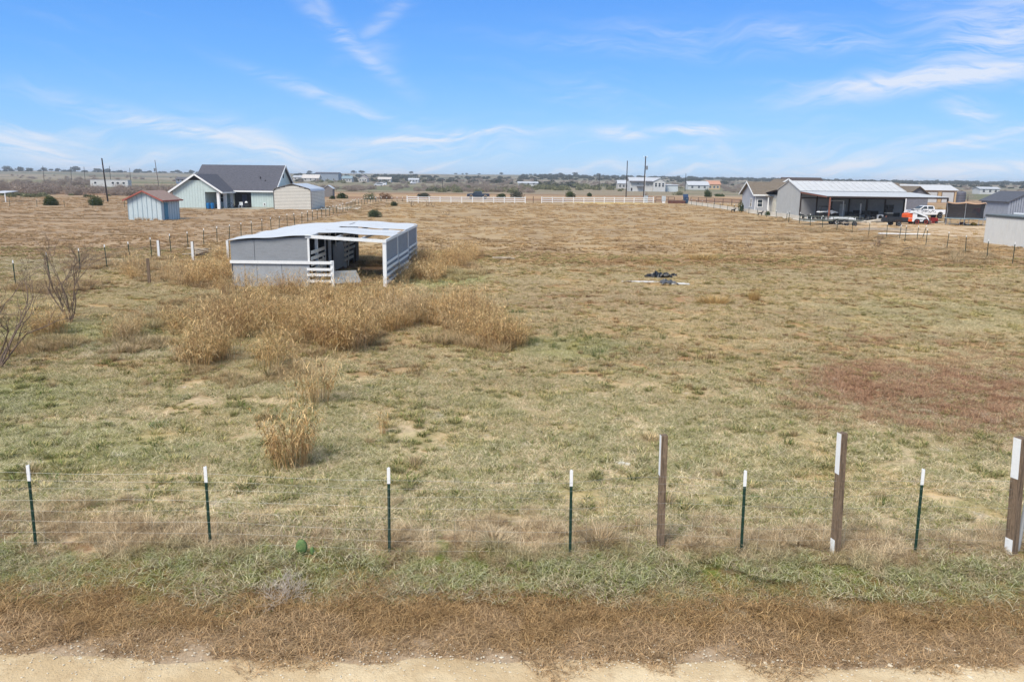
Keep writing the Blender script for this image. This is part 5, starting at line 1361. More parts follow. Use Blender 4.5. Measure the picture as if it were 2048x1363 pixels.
# ---- grey house behind the barn
def grey_house():
    p = atY(1505, 142); Hh = thing('grey_house', 'grey house with brown shingle roof and white trim left of the barn', 'house', (p.x, 142, gz(p.x, 142)))
    gw = M('grey_siding', sl(178, 180, 186, .88), .75, .05, 2)
    gable(0, 13, 0, 8, 3.25, 5.2, 'x').build('wall', gw, Hh)
    roof_slabs(0, 13, 0, 8, 3.25, 5.2, 'x', .5, .14).build('roof', brown_sh, Hh)
    for a, c in (((-.53, -.5, 3.1), (-.53, 4, 5.3)), ((-.53, 8.5, 3.1), (-.53, 4, 5.3)), ((-.5, -.53, 3.08), (13.5, -.53, 3.08))): MB().beam(a, c, .06, .24).build('fascia', white_paint, Hh)
    window(Hh, -.001, 2.2, 1.1, .9, 1.3, '-x')
    window(Hh, .9, -.001, 1.1, .8, 1.2)
    MB().box(.0, .12, -.06, .06, 0, 3.2).build('corner_board', white_paint, Hh)
    MB().slab([(1.6, -2.2, 2.9), (6, -2.2, 2.9), (6, 0, 3.05), (1.6, 0, 3.05)], .1).build('porch_roof', brown_sh, Hh)
    for x in (1.7, 3.6): MB().box(x - .08, x + .08, -2.1, -1.94, 0, 2.8).build('porch_post', white_paint, Hh)
    MB().box(2.2, 3.1, -.05, -.002, .05, 2.2).build('front_door', white_paint, Hh)
    gable(4.6, 9.6, 5, 12, 4.2, 5.75, 'y', 3).build('rear_gable_wall', gw, Hh); roof_slabs(4.6, 9.6, 5, 12, 4.2, 5.75, 'y', .45, .14).build('rear_roof', brown_sh, Hh)
    for s_ in (4.15, 10.05): MB().beam((s_, 4.52, 4.05), (7.1, 4.52, 5.9), .06, .22).build('fascia', white_paint, Hh)
grey_house()
def simple_house(name, label, cat, px, Y, w, d, e, r_, wall, roof, axis='x', wins=(), doors=(), rz=0., x_anchor=0., trim=None, ov=.4, base=None):
    p = atY(px, Y); h = thing(name, label, cat, p, rz)
    gable(-w * x_anchor, w * (1 - x_anchor), 0, d, e, r_, axis, -.5).build('wall', wall, h)
    roof_slabs(-w * x_anchor, w * (1 - x_anchor), 0, d, e, r_, axis, ov, .14).build('roof', roof, h)
    for x, z, ww, hh in wins: window(h, x, -.001, z, ww, hh, bars=ww < 1.5)
    for x, ww, hh, m_ in doors: MB().box(x - ww / 2, x + ww / 2, -.06, -.002, 0, hh).build('door', m_, h)
    if trim: MB().beam((-w * x_anchor - ov, -ov - .03, e - .0), (w * (1 - x_anchor) + ov, -ov - .03, e - .0), .06, .25).build('fascia', trim, h)
    return h
pale_wall = M('pale_wall', sl(196, 192, 186, .85), .8, .05, 1); white_wall = M('white_wall', sl(206, 206, 204, .85), .8, .04, 1); greyblue = M('grey_blue_wall', sl(150, 160, 172, .85), .8, .06, 1)
dgrey_roof = M('dark_grey_roof', sl(104, 102, 108, .85), .9, .1, 1); lgrey_roof = M('pale_grey_roof', sl(196, 198, 202, .88), .6, .05, 1)
# dark hip roofed building whose roof shows above the barn ridge
simple_house('brown_house', 'house whose dark brown roof shows just above the barn ridge', 'house', 1572, 176, 8, 9, 4.0, 6.2, barn_grey, M('dark_brown_roof', sl(84, 74, 72, .9), .9), 'x')
simple_house('long_house', 'long low dark brown roof seen behind the right of the barn ridge', 'house', 1660, 178, 14, 9, 3.6, 5.55, barn_grey, M('dark_brown_roof'), 'x')
h_ = simple_house('brown_roof_house', 'grey gabled house with brown roof between barn and tan garage', 'house', 1829, 168, 4.4, 9, 3.1, 4.7, M('slate_wall', sl(124, 124, 132, .88)), brown_sh, 'y', x_anchor=.5, rz=R(0), ov=.6)
gable(-9, -1.8, 3, 9, 3.2, 5.3, 'x').build('side_wing', M('slate_wall'), h_); roof_slabs(-9, -1.8, 3, 9, 3.2, 5.3, 'x', .4, .14).build('wing_roof', brown_sh, h_)
# tan garage workshop
p = atY(1850, 236); T = thing('tan_workshop', 'tan workshop with white metal roof and roll up doors', 'workshop', (p.x - 9, p.y, p.z))
gable(0, 17.5, 0, 10, 3.5, 4.9, 'x').build('wall', tan_wall, T); roof_slabs(0, 17.5, 0, 10, 3.5, 4.9, 'x', .35, .1).build('roof', roof_metal, T)
for x, w_ in ((10.2, 3.2), (14.9, 3.4)):
    MB().box(x - w_ / 2, x + w_ / 2, -.06, -.003, 0, 2.95).build('roll_up_door', white_wall, T); MB().box(x - w_ / 2 - .18, x - w_ / 2, -.09, -.003, 0, 3.05).box(x + w_ / 2, x + w_ / 2 + .18, -.09, -.003, 0, 3.05).box(x - w_ / 2, x + w_ / 2, -.09, -.003, 2.96, 3.1).build('door_trim', M('brown_trim', sl(110, 82, 66, .85)), T)
t_ = thing('water_tank', 'dark grey round water tank right of the tan workshop', 'tank', atY(1917, 228))
MB().lathe([(1.2, 0), (1.2, 2.9), (1.05, 3.15), (.25, 3.4)], n=20).build('tank_body', M('tank_grey', sl(98, 98, 108, .9), .6, .1, 2), t_); MB().lathe([(.25, 3.4), (.25, 3.5)], n=10).build('lid', dark_plastic, t_)
for z in (.7, 1.4, 2.1): MB().lathe([(1.22, z), (1.24, z + .04), (1.22, z + .08)], n=20).build('band', dark_plastic, t_)
# grey board shed at the right edge
p = atY(2010, 118); Gs = thing('grey_board_shed', 'slate grey board shed with low gable, cut by the right picture edge', 'shed', p)
sg = M('slate_boards', sl(152, 158, 170, .98), .75, .08, 2)
gable(0, 5.6, 0, 7, 3.0, 4.35, 'y').build('wall', sg, Gs)
for k in range(1, 16): x = k * .35; MB().box(x - .03, x + .03, -.035, -.002, .05, 3.0 + 1.35 * (1 - abs(x - 2.8) / 2.8) - .1).build('batten', M('slate_batten', sl(104, 110, 124, .9)), Gs)
roof_slabs(0, 5.6, 0, 7, 3.0, 4.35, 'y', .3, .1).build('roof', M('slate_roof', sl(92, 94, 102, .9)), Gs)
# white flat roofed store at the right edge
Cn = thing('white_store', 'white stuccoed flat roofed store at the right edge beside the wire fence', 'shed', (45.0, 63, gz(45, 70)))
stucco = M('stained_white_wall', sl(222, 220, 213, .95), .85, .07, 1.2, dirt=(sl(192, 188, 178, .9), .5), bump=.2, stretch=(3, 3, .35))
for k in range(12): MB().box(0, .1, k * 1.17, k * 1.17 + 1.155, -.3, 2.45).build('wall_panel', stucco, Cn)
MB().box(.12, 7, .0, 14, -.3, 2.44).build('inner_body', stucco, Cn)
MB().box(-.06, 7.1, -.1, 14.15, 2.46, 2.62).build('roof_edge', M('dark_roof_edge', sl(88, 92, 92, .9)), Cn)
MB().box(-.02, 7.1, -.1, 14.1, 2.622, 2.68).build('roof', M('grey_flat_roof', sl(120, 128, 130, .9)), Cn); MB().box(2.6, 2.75, -.1, 14.1, 2.69, 2.84).build('roof_curb', white_paint, Cn)
t_ = thing('retaining_wall', 'low pale block retaining wall in front of the grey house and barn end', 'wall', (41.9, 118, gz(42, 118)))
for k in range(26): MB().box(-.15, .15, k * 3.0, k * 3.0 + 2.96, -.2, .56 + .02 * (k % 3)).build('block', concrete, t_)
def dog(label, px, Y):
    p = atY(px, Y); t_ = thing('dog', label, 'dog', p, R(3))
    J = [(-.26, 0, .46), (0, 0, .47), (.24, 0, .48), (.36, 0, .62), (.44, 0, .76), (.58, 0, .73), (-.34, 0, .52), (-.42, 0, .66)]
    Ed = [(0, 1), (1, 2), (2, 3), (3, 4), (4, 5), (0, 6), (6, 7)]; Rr = [.10, .095, .115, .075, .075, .035, .025, .015]
    for s_ in (-.07, .07):
        n_ = len(J); J += [(.25, s_, .28), (.24, s_, .03), (-.24, s_, .33), (-.33, s_, .19), (-.28, s_, .03)]; Rr += [.04, .03, .055, .03, .028]
        Ed += [(2, n_), (n_, n_ + 1), (0, n_ + 2), (n_ + 2, n_ + 3), (n_ + 3, n_ + 4)]
        J += [(.42, s_ * .6, .86)]; Rr += [.018]; Ed += [(4, n_ + 5)]
    me = bpy.data.meshes.new('body'); me.from_pydata(J, Ed, []); o = obj('body', me, t_); o.modifiers.new('s', 'SKIN'); sv = me.skin_vertices[0].data if me.skin_vertices else None
    if sv is None:
        import bmesh
        bm_ = bmesh.new(); bm_.from_mesh(me); bm_.verts.layers.skin.verify(); bm_.to_mesh(me); bm_.free(); sv = me.skin_vertices[0].data
    for q, r_ in zip(sv, Rr): q.radius = (r_, r_)
    sv[0].use_root = True; o.modifiers.new('u', 'SUBSURF').levels = 1; o.modifiers['u'].render_levels = 1; me.materials.append(M('black_fur', sl(46, 40, 38, .9), .9, .2, 9))
dog('black dog with raised head before the low pale wall, left of the narrow green shrub', 1463, 143)
dog('black dog with raised head before the low pale wall, nearer the barn end', 1517, 130)
# ---- far white house and other distant houses
p = atY(1256, 372); Wh = thing('white_farmhouse', 'white two storey house behind the pair of tall utility poles', 'house', p)
gable(0, 14, 0, 9, 4.7, 6.1, 'x').build('wall', white_wall, Wh); roof_slabs(0, 14, 0, 9, 4.7, 6.1, 'x', .5, .2).build('roof', lgrey_roof, Wh)
MB().slab([(-.3, -1.4, 4.4), (10.2, -1.4, 4.4), (10.2, 0, 4.9), (-.3, 0, 4.9)], .12).build('awning_roof', dgrey_roof, Wh)
gable(10.2, 15.6, -3, 2, 4.6, 5.9, 'y').build('front_gable_wall', white_wall, Wh); roof_slabs(10.2, 15.6, -3, 2, 4.6, 5.9, 'y', .35, .16).build('front_gable_roof', lgrey_roof, Wh)
for x in (11.3, 12.9, 14.5): window(Wh, x, -3.001, 2.2, .95, 1.7, frame=white_paint)
for x, z in ((3.6, 3.3), (8.2, 2.6)): window(Wh, x, -.001, z, .5, .6, bars=False)
MB().box(.4, 1.1, -.05, -.002, .2, 1.6).build('door', dark_in, Wh); MB().slab([(3, -1.6, 2.1), (6, -1.6, 2.1), (6, 0, 2.4), (3, 0, 2.4)], .1).build('porch_roof', dgrey_roof, Wh)
MB().box(16, 22, .5, 6, 0, 2.9).build('annex_wall', M('annex_grey', sl(206, 214, 216, .85)), Wh); MB().slab([(15.8, .2, 3.0), (22.3, .2, 3.1), (22.3, 6, 3.3), (15.8, 6, 3.3)], .15).build('annex_roof', lgrey_roof, Wh)
far_list = [
 ('far_house', 'white house with pale hip roof on the ridge right of the farmhouse gable', 617, 700, 17, 10, 3.2, 6.5, pale_wall, M('cream_roof', sl(214, 206, 198, .88)), 'x'),
 ('far_house', 'large grey blue block house on the skyline right of the farmhouse', 650, 720, 24, 12, 7.8, 9.0, greyblue, dgrey_roof, 'x'),
 ('far_house', 'small pale house on the skyline left of the white hip roofed one', 594, 720, 12, 9, 3.5, 5.0, pale_wall, lgrey_roof, 'x'),
 ('far_house', 'blue green roofed house among the far trees', 690, 700, 10, 8, 3.6, 6.0, pale_wall, M('teal_roof', sl(140, 160, 168, .85)), 'x'),
 ('far_house', 'pink grey house between tall far trees', 722, 720, 9, 8, 3.8, 6.6, pale_wall, M('pink_roof', sl(176, 160, 158, .85)), 'y'),
 ('far_house', 'cream house between dark far trees above the valley', 765, 700, 13, 8, 3.4, 5.2, pale_wall, M('cream_roof'), 'x'),
 ('far_house', 'small white house right of the cream one on the far ridge', 823, 690, 10, 7, 3.0, 4.5, white_wall, lgrey_roof, 'x'),
 ('far_house', 'low white row house in the brush right of the left white fence', 1052, 560, 16, 7, 2.4, 3.4, white_wall, lgrey_roof, 'x'),
 ('far_house', 'small pale house left of the white two storey house', 1243, 470, 7.5, 8, 3.6, 5.6, pale_wall, lgrey_roof, 'x'),
 ('far_house', 'wide white ranch house with grey roof right of the single thin pole', 1393, 470, 14, 9, 3.2, 5.6, white_wall, lgrey_roof, 'x'),
 ('far_house', 'orange tan roofed house beside the wide white ranch house', 1424, 500, 9, 8, 3.8, 6.2, tan_wall, M('orange_roof', sl(204, 152, 126, .85)), 'x'),
 ('far_house', 'low white mobile home behind the white two storey house', 1322, 395, 9, 5, 3.2, 3.9, white_wall, roof_metal, 'x'),
 ('far_house', 'dark blue grey long house left of the farmhouse on the far slope', 361, 430, 7.5, 6, 2.8, 3.8, M('blue_house_wall', sl(112, 130, 160, .85)), dgrey_roof, 'x'),
 ('far_house', 'white walled building on the slope behind the grey board shed', 1975, 420, 12, 7, 3.2, 4.2, white_wall, lgrey_roof, 'x')]
for nm, lb, px, Y, w_, d_, e_, r_, wl, rf, ax in far_list:
    simple_house(nm, lb, 'house', px, Y, w_ * .85, d_, e_ * .85, r_ * .85, wl, rf, ax, [(w_ * q * .85, 1.0, 1.3, 1.3) for q in (-.3, .02, .3)], (), 0, .5)
# white trailer row on the left slope
p = at(219, 375); t_ = thing('white_trailer', 'long white trailer with dark windows beyond the leaning dark pole', 'trailer', p)
MB().box(-7.5, 7.5, 0, 3, .3, 2.9).build('body', white_wall, t_); MB().box(-7.6, 7.6, -.1, 3.1, 2.9, 3.0).build('roof', lgrey_roof, t_)
for x in (-5.5, 1.5, 3.5, 5.8): window(t_, x, -.001, 1.4, 1.0, .8, bars=False)
p = at(60, 376)
t_ = thing('white_canopy', 'white canopy roof peeping in at the left picture edge', 'canopy', atY(3, 150)); MB().slab([(-2.2, 0, 1.75), (.6, 0, 1.75), (.6, 4, 2.0), (-2.2, 4, 2.0)], .1).build('canopy_roof', white_metal, t_)
for x in (-2, .4): MB().box(x - .06, x + .06, .1, .22, -.1, 1.7).build('post', white_paint, t_)

# ================================================================== utility poles
pole_m = M('dark_creosote_pole', sl(58, 50, 48, .9), .9, .2, 3)
def pole(label, px, py, h, r_=.15, lean=0., name='utility_pole', Y=None, m=pole_m):
    p = at(px, py) if Y is None else atY(px, Y); t_ = thing(name, label, 'pole', p)
    MB().tube([(0, 0, -.3), (math.sin(lean) * h, 0, h)], [r_, r_ * .72], 8).build('shaft', m, t_); return t_
pole('dark leaning utility pole behind the pale blue shed, right of the round juniper', 216, 404, 8.3, .16, -.055)
t_ = pole('utility pole with small transformer, two toned, behind the farmhouse left gable', 319, 381, 9.9, .15, -.08, m=M('pale_pole', sl(120, 112, 106, .9), .9))
MB().lathe([(.28, 6.3), (.28, 7.3)], c=(-1.1, 0, 0), n=10).build('transformer', M('transformer_grey', sl(130, 134, 138, .9), .5), t_); MB().beam((-1.1, 0, 7.0), (-.5, 0, 7.0), .06).build('bracket', dark_steel, t_)
pole('plain dark utility pole, left of the two tall ones behind the white fence', 1252, 394, 11.3, .17, .0)
t_ = pole('tall dark utility pole with transformer behind the white fence', 1287, 402, 11.4, .18, .006)
MB().lathe([(.26, 8.0), (.26, 9.0)], c=(.5, 0, 0), n=10).build('transformer', M('transformer_grey'), t_); MB().box(-.5, .5, -.05, .05, 11.1, 11.2).build('crossarm', M('pale_box'), t_)
for x in (-.4, .4): MB().lathe([(.06, 11.2), (.08, 11.35), (.04, 11.55)], c=(x, 0, 0), n=8).build('insulator', white_paint, t_)
MB().tube([(.22, -.1, 0), (.2, -.1, 7.0)], .05, 6).build('conduit', white_paint, t_)
pole('thin distant pole left of the wide white ranch house', 1370, 383, 8.7, .17)
for px, py, h, lb in ((89, 368, 9, 'leftmost of the thin poles on the left slope'), (144, 366, 8.6, 'thin pole rising from the dark thicket on the left slope'), (171, 368, 8.6, 'thin pole at the right end of the dark thicket'), (222, 370, 8.4, 'thin pole just right of the leaning dark pole'), (262, 371, 7.6, 'thin pole left of the transformer pole'),
                      (1198, 381, 8.0, 'short pale pole in the olive brush behind the white fence'), (885, 379, 5.5, 'tiny pole in the valley above the left white fence')):
    pole(lb, px, py, h, .13)

# ================================================================== vehicles
chrome = M('grey_rim', sl(170, 172, 176, .9), .35, .05, 5, metal=.4)
def wheel(parent, x, y, r_, w_, rim=chrome, inner=.55):
    sg_ = 1 if y > 0 else -1
    o = MB().lathe([(r_ * inner, -w_ / 2), (r_ * .93, -w_ / 2), (r_, -w_ * .32), (r_, w_ * .32), (r_ * .93, w_ / 2), (r_ * inner, w_ / 2)], n=20, axis='y').build('wheel', black, parent, (x, y, r_), smooth=False)
    MB().lathe([(r_ * .12, -w_ * .42), (r_ * inner * .6, -w_ * .46), (r_ * inner * .98, -w_ * .53), (r_ * inner * .98, w_ * .53), (r_ * inner * .6, w_ * .46), (r_ * .12, w_ * .42)], n=14, axis='y').build('rim', rim, o)
    return o
def pickup(label, loc, rz, paint, marks=False, name='pickup_truck'):
    """crew cab pickup, nose towards -x"""
    t_ = thing(name, label, 'pickup', loc, rz)
    prof = [(-2.9, .62), (-2.95, .85), (-2.9, 1.18), (-2.75, 1.28), (-1.55, 1.38), (-1.4, 1.4), (1.0, 1.42), (1.02, 1.36), (2.9, 1.36), (2.95, 1.3), (2.95, .68), (2.35, .6), (2.3, .85), (2.1, 1.02), (1.85, 1.05), (1.6, .95), (1.45, .6),
            (-1.35, .52), (-1.45, .85), (-1.65, 1.02), (-1.9, 1.05), (-2.15, .95), (-2.3, .6)]
    MB().prism(prof, -.98, .98, 1.25, .05).build('body', paint, t_, bevel=.03)
    cab = [(-1.5, 1.38), (-.75, 1.9), (-.45, 1.95), (.72, 1.95), (.92, 1.88), (1.0, 1.4)]
    MB().prism(cab, -.9, .9, 1.5, .14).build('cab', paint, t_, bevel=.03)
    MB().add([(-1.36, -.78, 1.47), (-1.36, .78, 1.47), (-.8, .70, 1.86), (-.8, -.70, 1.86), (-1.40, -.78, 1.50), (-1.40, .78, 1.50), (-.84, .70, 1.90), (-.84, -.70, 1.90)], [(4, 5, 6, 7), (0, 3, 2, 1), (0, 1, 5, 4), (1, 2, 6, 5), (2, 3, 7, 6), (3, 0, 4, 7)]).build('windshield', shade_glass, t_)
    for sg_ in (-1, 1):
        for x0, x1 in ((-1.1, -.2), (-.08, .78)):
            z0_, z1_ = 1.48, 1.86; xa = x0 + (.42 if x0 < -.5 else .02)
            y0_, y1_ = sg_ * .915, sg_ * .79
            q = [(x0, y0_, z0_), (x1, y0_, z0_), (x1 - .03, y1_, z1_), (xa, y1_, z1_)]
            MB().add(q + [(a, b - sg_ * .05, c) for a, b, c in q], [(0, 1, 2, 3), (7, 6, 5, 4), (0, 4, 5, 1), (1, 5, 6, 2), (2, 6, 7, 3), (3, 7, 4, 0)]).build('side_window', shade_glass, t_)
    MB().box(1.1, 2.8, -.8, .8, 1.365, 1.372).build('bed_liner', dark_plastic, t_)
    for x in (-1.88, 1.88):
        for y in (-.88, .88): wheel(t_, x, y, .41, .28)
    MB().box(-3.03, -2.93, -.92, .92, .5, .74).build('front_bumper', chrome, t_); MB().box(2.95, 3.06, -.9, .9, .55, .74).build('rear_bumper', dark_plastic, t_)
    MB().box(-2.97, -2.93, -.5, .5, .82, 1.12).build('grille', dark_plastic, t_)
    for y in (-.78, .78): MB().box(-2.96, -2.86, y - .15, y + .15, .95, 1.15).build('headlight', M('lamp_glass', sl(220, 224, 226, .9), .2), t_); MB().box(2.9, 2.97, y - .08 + .1 * (1 if y > 0 else -1), y + .08 + .1 * (1 if y > 0 else -1), .95, 1.3).build('tail_light', M('tail_red', sl(150, 30, 30, .9), .3), t_)
    MB().box(-1.2, 1.1, -.6, .6, .4, .62).build('chassis', black, t_)
    for sg_ in (-1, 1): MB().box(-1.15, -1.0, sg_ * 1.0 - .1, sg_ * 1.0 + .1, 1.42, 1.6).build('side_mirror', dark_plastic, t_)
    if marks:
        q = random.Random(5)
        for k in range(9):
            x = -1.0 + k * .24 + q.uniform(-.05, .05); z = q.uniform(.85, 1.1)
            MB().add([(x, -.987, z), (x + .12, -.987, z), (x + .26 + q.uniform(0, .1), -.987, z + .26), (x + .2, -.987, z + .26)] + [(x, -.984, z), (x + .12, -.984, z), (x + .26, -.984, z + .26), (x + .2, -.984, z + .26)], [(0, 1, 2, 3), (7, 6, 5, 4), (0, 4, 5, 1), (1, 5, 6, 2), (2, 6, 7, 3), (3, 7, 4, 0)]).build('side_marking', M('dark_decal', sl(110, 106, 110, .9), .5), t_)
    return t_
car_white = M('white_car_paint', sl(240, 240, 242, .92), .3, .02, 2, spec=.5, dirt=(sl(200, 196, 188, .85), .3)); car_red = M('red_car_paint', sl(190, 34, 38, .9), .3, .05, 2, spec=.5); car_dark = M('dark_car_paint', sl(44, 56, 72, .9), .3, .05, 2, spec=.5)
p = atY(1846, 128); pickup('white crew cab pickup with dark side graphics beyond the open lean-to', p + Vector((0, 0, .05)), R(2), car_white, True)
p = atY(1990, 140); p.x -= .8; pickup('red pickup behind the trampoline beside the slate grey shed', p, R(-4), car_red)
p = atY(953, 215); pickup('dark blue black pickup parked behind the left white rail fence', p, R(0), car_dark)
# camper body whose end peeps past the barn corner
t_ = thing('camper', 'white camper end with small window right behind the barn corner', 'camper', atY(1793, 140), R(0))
MB().box(-2.4, 1.25, 0, 2.3, .5, 2.95).build('body', car_white, t_, bevel=.06); window(t_, .55, -.001, 1.6, .8, .9, bars=False); wheel(t_, -1, .15, .36, .22); wheel(t_, -1, 2.15, .36, .22); MB().box(.2, 1.0, -.02, .0, .75, 1.0).build('hatch', M('pale_box'), t_)

# skid steer loader
def skid():
    p = at(1833, 449); t_ = thing('skid_steer_loader', 'white and orange skid steer loader with its bucket down in the yard', 'loader', p, R(3))
    orange = M('orange_paint', sl(232, 96, 44, .92), .45, .06, 3); wht = M('loader_white', sl(232, 234, 236, .92), .45, .04, 3)
    # nose towards +x
    MB().prism([(-1.75, .45), (-1.8, 1.35), (-1.7, 1.5), (-1.05, 1.55), (-1.05, .42)], -.72, .72, 1.4, .06).build('engine_cover', orange, t_, bevel=.03)
    MB().prism([(-1.05, .42), (-1.05, 1.62), (-.55, 1.5), (.75, .95), (.95, .42)], -.74, .74).build('body', wht, t_, bevel=.02)
    for sg_ in (-1, 1):
        MB().prism([(-1.5, 1.55), (-1.4, 1.9), (-.75, 1.85), (.9, 1.22), (1.25, .5), (1.05, .48), (.78, 1.02), (-.2, 1.4), (-.95, 1.62)], sg_ * .78 - .06, sg_ * .78 + .06).build('lift_arm', wht, t_)
        MB().prism([(-.45, 1.05), (.55, 1.02), (.1, 1.32), (-.45, 1.45)], sg_ * .75 - .01, sg_ * .75 + .01).build('side_recess', dark_plastic, t_)
        for x in (-.42, .78): wheel(t_, x, sg_ * .72, .40, .3, M('orange_rim', sl(222, 74, 40, .92), .5), .58)
        MB().tube([(-1.15, sg_ * .5, 1.5), (-1.1, sg_ * .5, 2.0), (.2, sg_ * .5, 2.02), (.4, sg_ * .5, 1.2)], .035, 6).build('roll_bar', M('loader_grey', sl(130, 134, 138, .9)), t_)
    MB().box(-1.05, .25, -.5, .5, 1.98, 2.04).build('cab_roof', M('loader_grey'), t_); MB().box(-.7, -.2, -.3, .3, 1.5, 1.62).box(-.8, -.68, -.3, .3, 1.6, 1.95).build('seat', black, t_)
    MB().prism([(1.2, .75), (1.35, .75), (1.5, .15), (2.25, .02), (2.25, 0), (1.3, 0), (1.12, .35)], -.85, .85).build('bucket', M('rusty_bucket', sl(104, 82, 76, .9), .7), t_)
    cu = bpy.data.curves.new('lettering', 'FONT'); cu.body = 'Bobcat'; cu.size = .34; cu.extrude = .004; cu.align_x = 'CENTER'
    def txt(loc, rot, size, m_):
        c_ = cu.copy(); c_.size = size; ob = bpy.data.objects.new('lettering', c_); COL.objects.link(ob); ob.parent = t_; ob.location = loc; ob.rotation_euler = rot; c_.materials.append(m_)
        bpy.context.view_layer.update(); me = bpy.data.meshes.new_from_object(ob); bpy.data.objects.remove(ob); o2 = obj('lettering', me, t_, loc, rot)
    txt((-1.4, -.728, .82), (R(90), 0, 0), .22, white_paint); txt((.0, -.752, .62), (R(90), 0, 0), .26, dark_plastic)
skid()

def utv(t_):
    MB().prism([(-1.5, .45), (-1.5, 1.0), (-.6, 1.05), (-.5, .75), (.4, .75), (.6, 1.15), (1.4, .95), (1.5, .5)], -.6, .6).build('body', black, t_)
    MB().prism([(-1.45, 1.01), (-1.3, 1.15), (-.3, 1.2), (-.2, 1.08)], -.68, .68).build('side_panel', white_paint, t_); MB().prism([(.3, .8), (.1, 1.3), (.3, 1.35), (1.2, 1.1), (1.3, .98), (.8, 1.0)], -.68, .68).build('hood', white_paint, t_)
    MB().prism([(-1.2, 1.85), (-1.1, 1.93), (.1, 1.93), (.3, 1.85)], -.62, .62).build('roof', black, t_)
    for y in (-.58, .58): MB().tube([(-1.35, y, 1.1), (-1.15, y, 1.86), (.2, y, 1.86), (.8, y, 1.15)], .035, 6).build('roll_cage', black, t_)
    for x in (-.7, -.1): MB().box(x - .2, x + .2, -.5, .5, .75, .9).build('seat', dark_plastic, t_)
    for x in (-1.1, 1.1):
        for y in (-.6, .6): wheel(t_, x, y, .38, .28, M('dark_rim', sl(66, 66, 70, .9), .5))
under('utility_vehicle', 'black and white side by side buggy parked under the barn lean-to', 'buggy', 1651, 119.5, utv)
def ac(t_):
    MB().box(-.42, .42, -.16, .16, .05, .85).build('case', white_paint, t_); MB().lathe([(.3, -.175), (.3, -.165)], c=(0, 0, .45), n=16, axis='y').build('fan_opening', black, t_)
    for k in range(4): MB().beam((0, -.182, .45), (.27 * math.cos(k * 1.57 + .4), -.182, .45 + .27 * math.sin(k * 1.57 + .4)), .02).build('grille_bar', dark_plastic, t_)
under('air_conditioner', 'white box fan unit with dark round fan under the lean-to', 'fan unit', 1756, 117.5, ac)
for k in range(4):
    under('storage_tote', ['lowest black tote of the stack under the lean-to', 'second black tote from the bottom of the stack', 'third black tote of the stack, below the top one', 'topmost black tote of the stack under the lean-to'][k], 'tote', 1772 + (k % 2), 117, lambda t_: (MB().box(-.45, .45, -.35, .35, 0, .5).build('tote_body', black, t_), MB().box(-.48, .48, -.38, .38, .5, .57).build('lid', [dark_plastic, M('pale_box'), dark_plastic, dark_plastic][k], t_)), z=zb + k * .575, rz=.05 * k)
def bench(t_):
    MB().box(-1.7, 1.7, -.35, .35, .75, .82).build('bench_top', dark_plastic, t_)
    for x in (-1.6, 1.6):
        for y in (-.3, .3): MB().box(x - .04, x + .04, y - .04, y + .04, 0, .75).build('leg', dark_steel, t_)
    MB().box(-1.5, 1.5, -.25, .25, .2, .26).build('shelf', dark_steel, t_)
under('work_bench', 'long dark work bench in the middle of the lean-to', 'bench', 1722, 118.5, bench)
def mound(seed, w_, h_, m_): return lambda t_: crumple(w_, .9, h_, seed, 14, 8).build('cover', m_, t_)
under('tarp_heap', 'black covered heap on the floor left of the work bench', 'tarp', 1702, 117.6, mound(31, 1.6, 1.0, dark_plastic))
under('tarp_heap', 'black covered heap on the floor right beneath the work bench end', 'tarp', 1738, 116.8, mound(32, 1.5, .9, tarp))
under('tool_box', 'dark chest standing on the work bench', 'chest', 1727, 118.5, lambda t_: (MB().box(-.5, .5, -.25, .25, 0, .45).build('chest_body', black, t_), MB().box(-.52, .52, -.27, .27, .45, .55).build('lid', dark_plastic, t_)), z=zb + .82)
under('white_board', 'upright white board leaning at the back of the lean-to', 'board', 1716, 121, lambda t_: MB().box(-.09, .09, -.04, .04, 0, 2.3).build('board', white_paint, t_))
under('cable_reel', 'small dark reel at the left inside wall of the lean-to', 'reel', 1601, 122, lambda t_: (MB().lathe([(.3, -.2), (.3, -.16), (.12, -.16), (.12, .16), (.3, .16), (.3, .2)], c=(0, 0, .3), n=14, axis='y').build('reel', black, t_)))
for px, Y, w_, h_, lb in ((1618, 121, .9, .5, 'low dark box beside the small reel inside the lean-to'), (1694, 122, 1.1, 1.0, 'dark cabinet standing by the pale side door'), (1708, 120.5, .8, 1.3, 'tall dark cabinet left of the upright white board'), (1744, 121.5, 1.0, 1.2, 'dark cabinet right of the chest at the back of the lean-to'), (1786, 123, 1.2, .9, 'dark box at the right end inside the lean-to')):
    under('storage_box', lb, 'box', px, Y, lambda t_: (MB().box(-w_ / 2, w_ / 2, -.3, .3, 0, h_).build('box_body', black, t_, bevel=.02), MB().box(-w_ / 2 - .02, w_ / 2 + .02, -.32, .32, h_, h_ + .05).build('lid', dark_plastic, t_)))
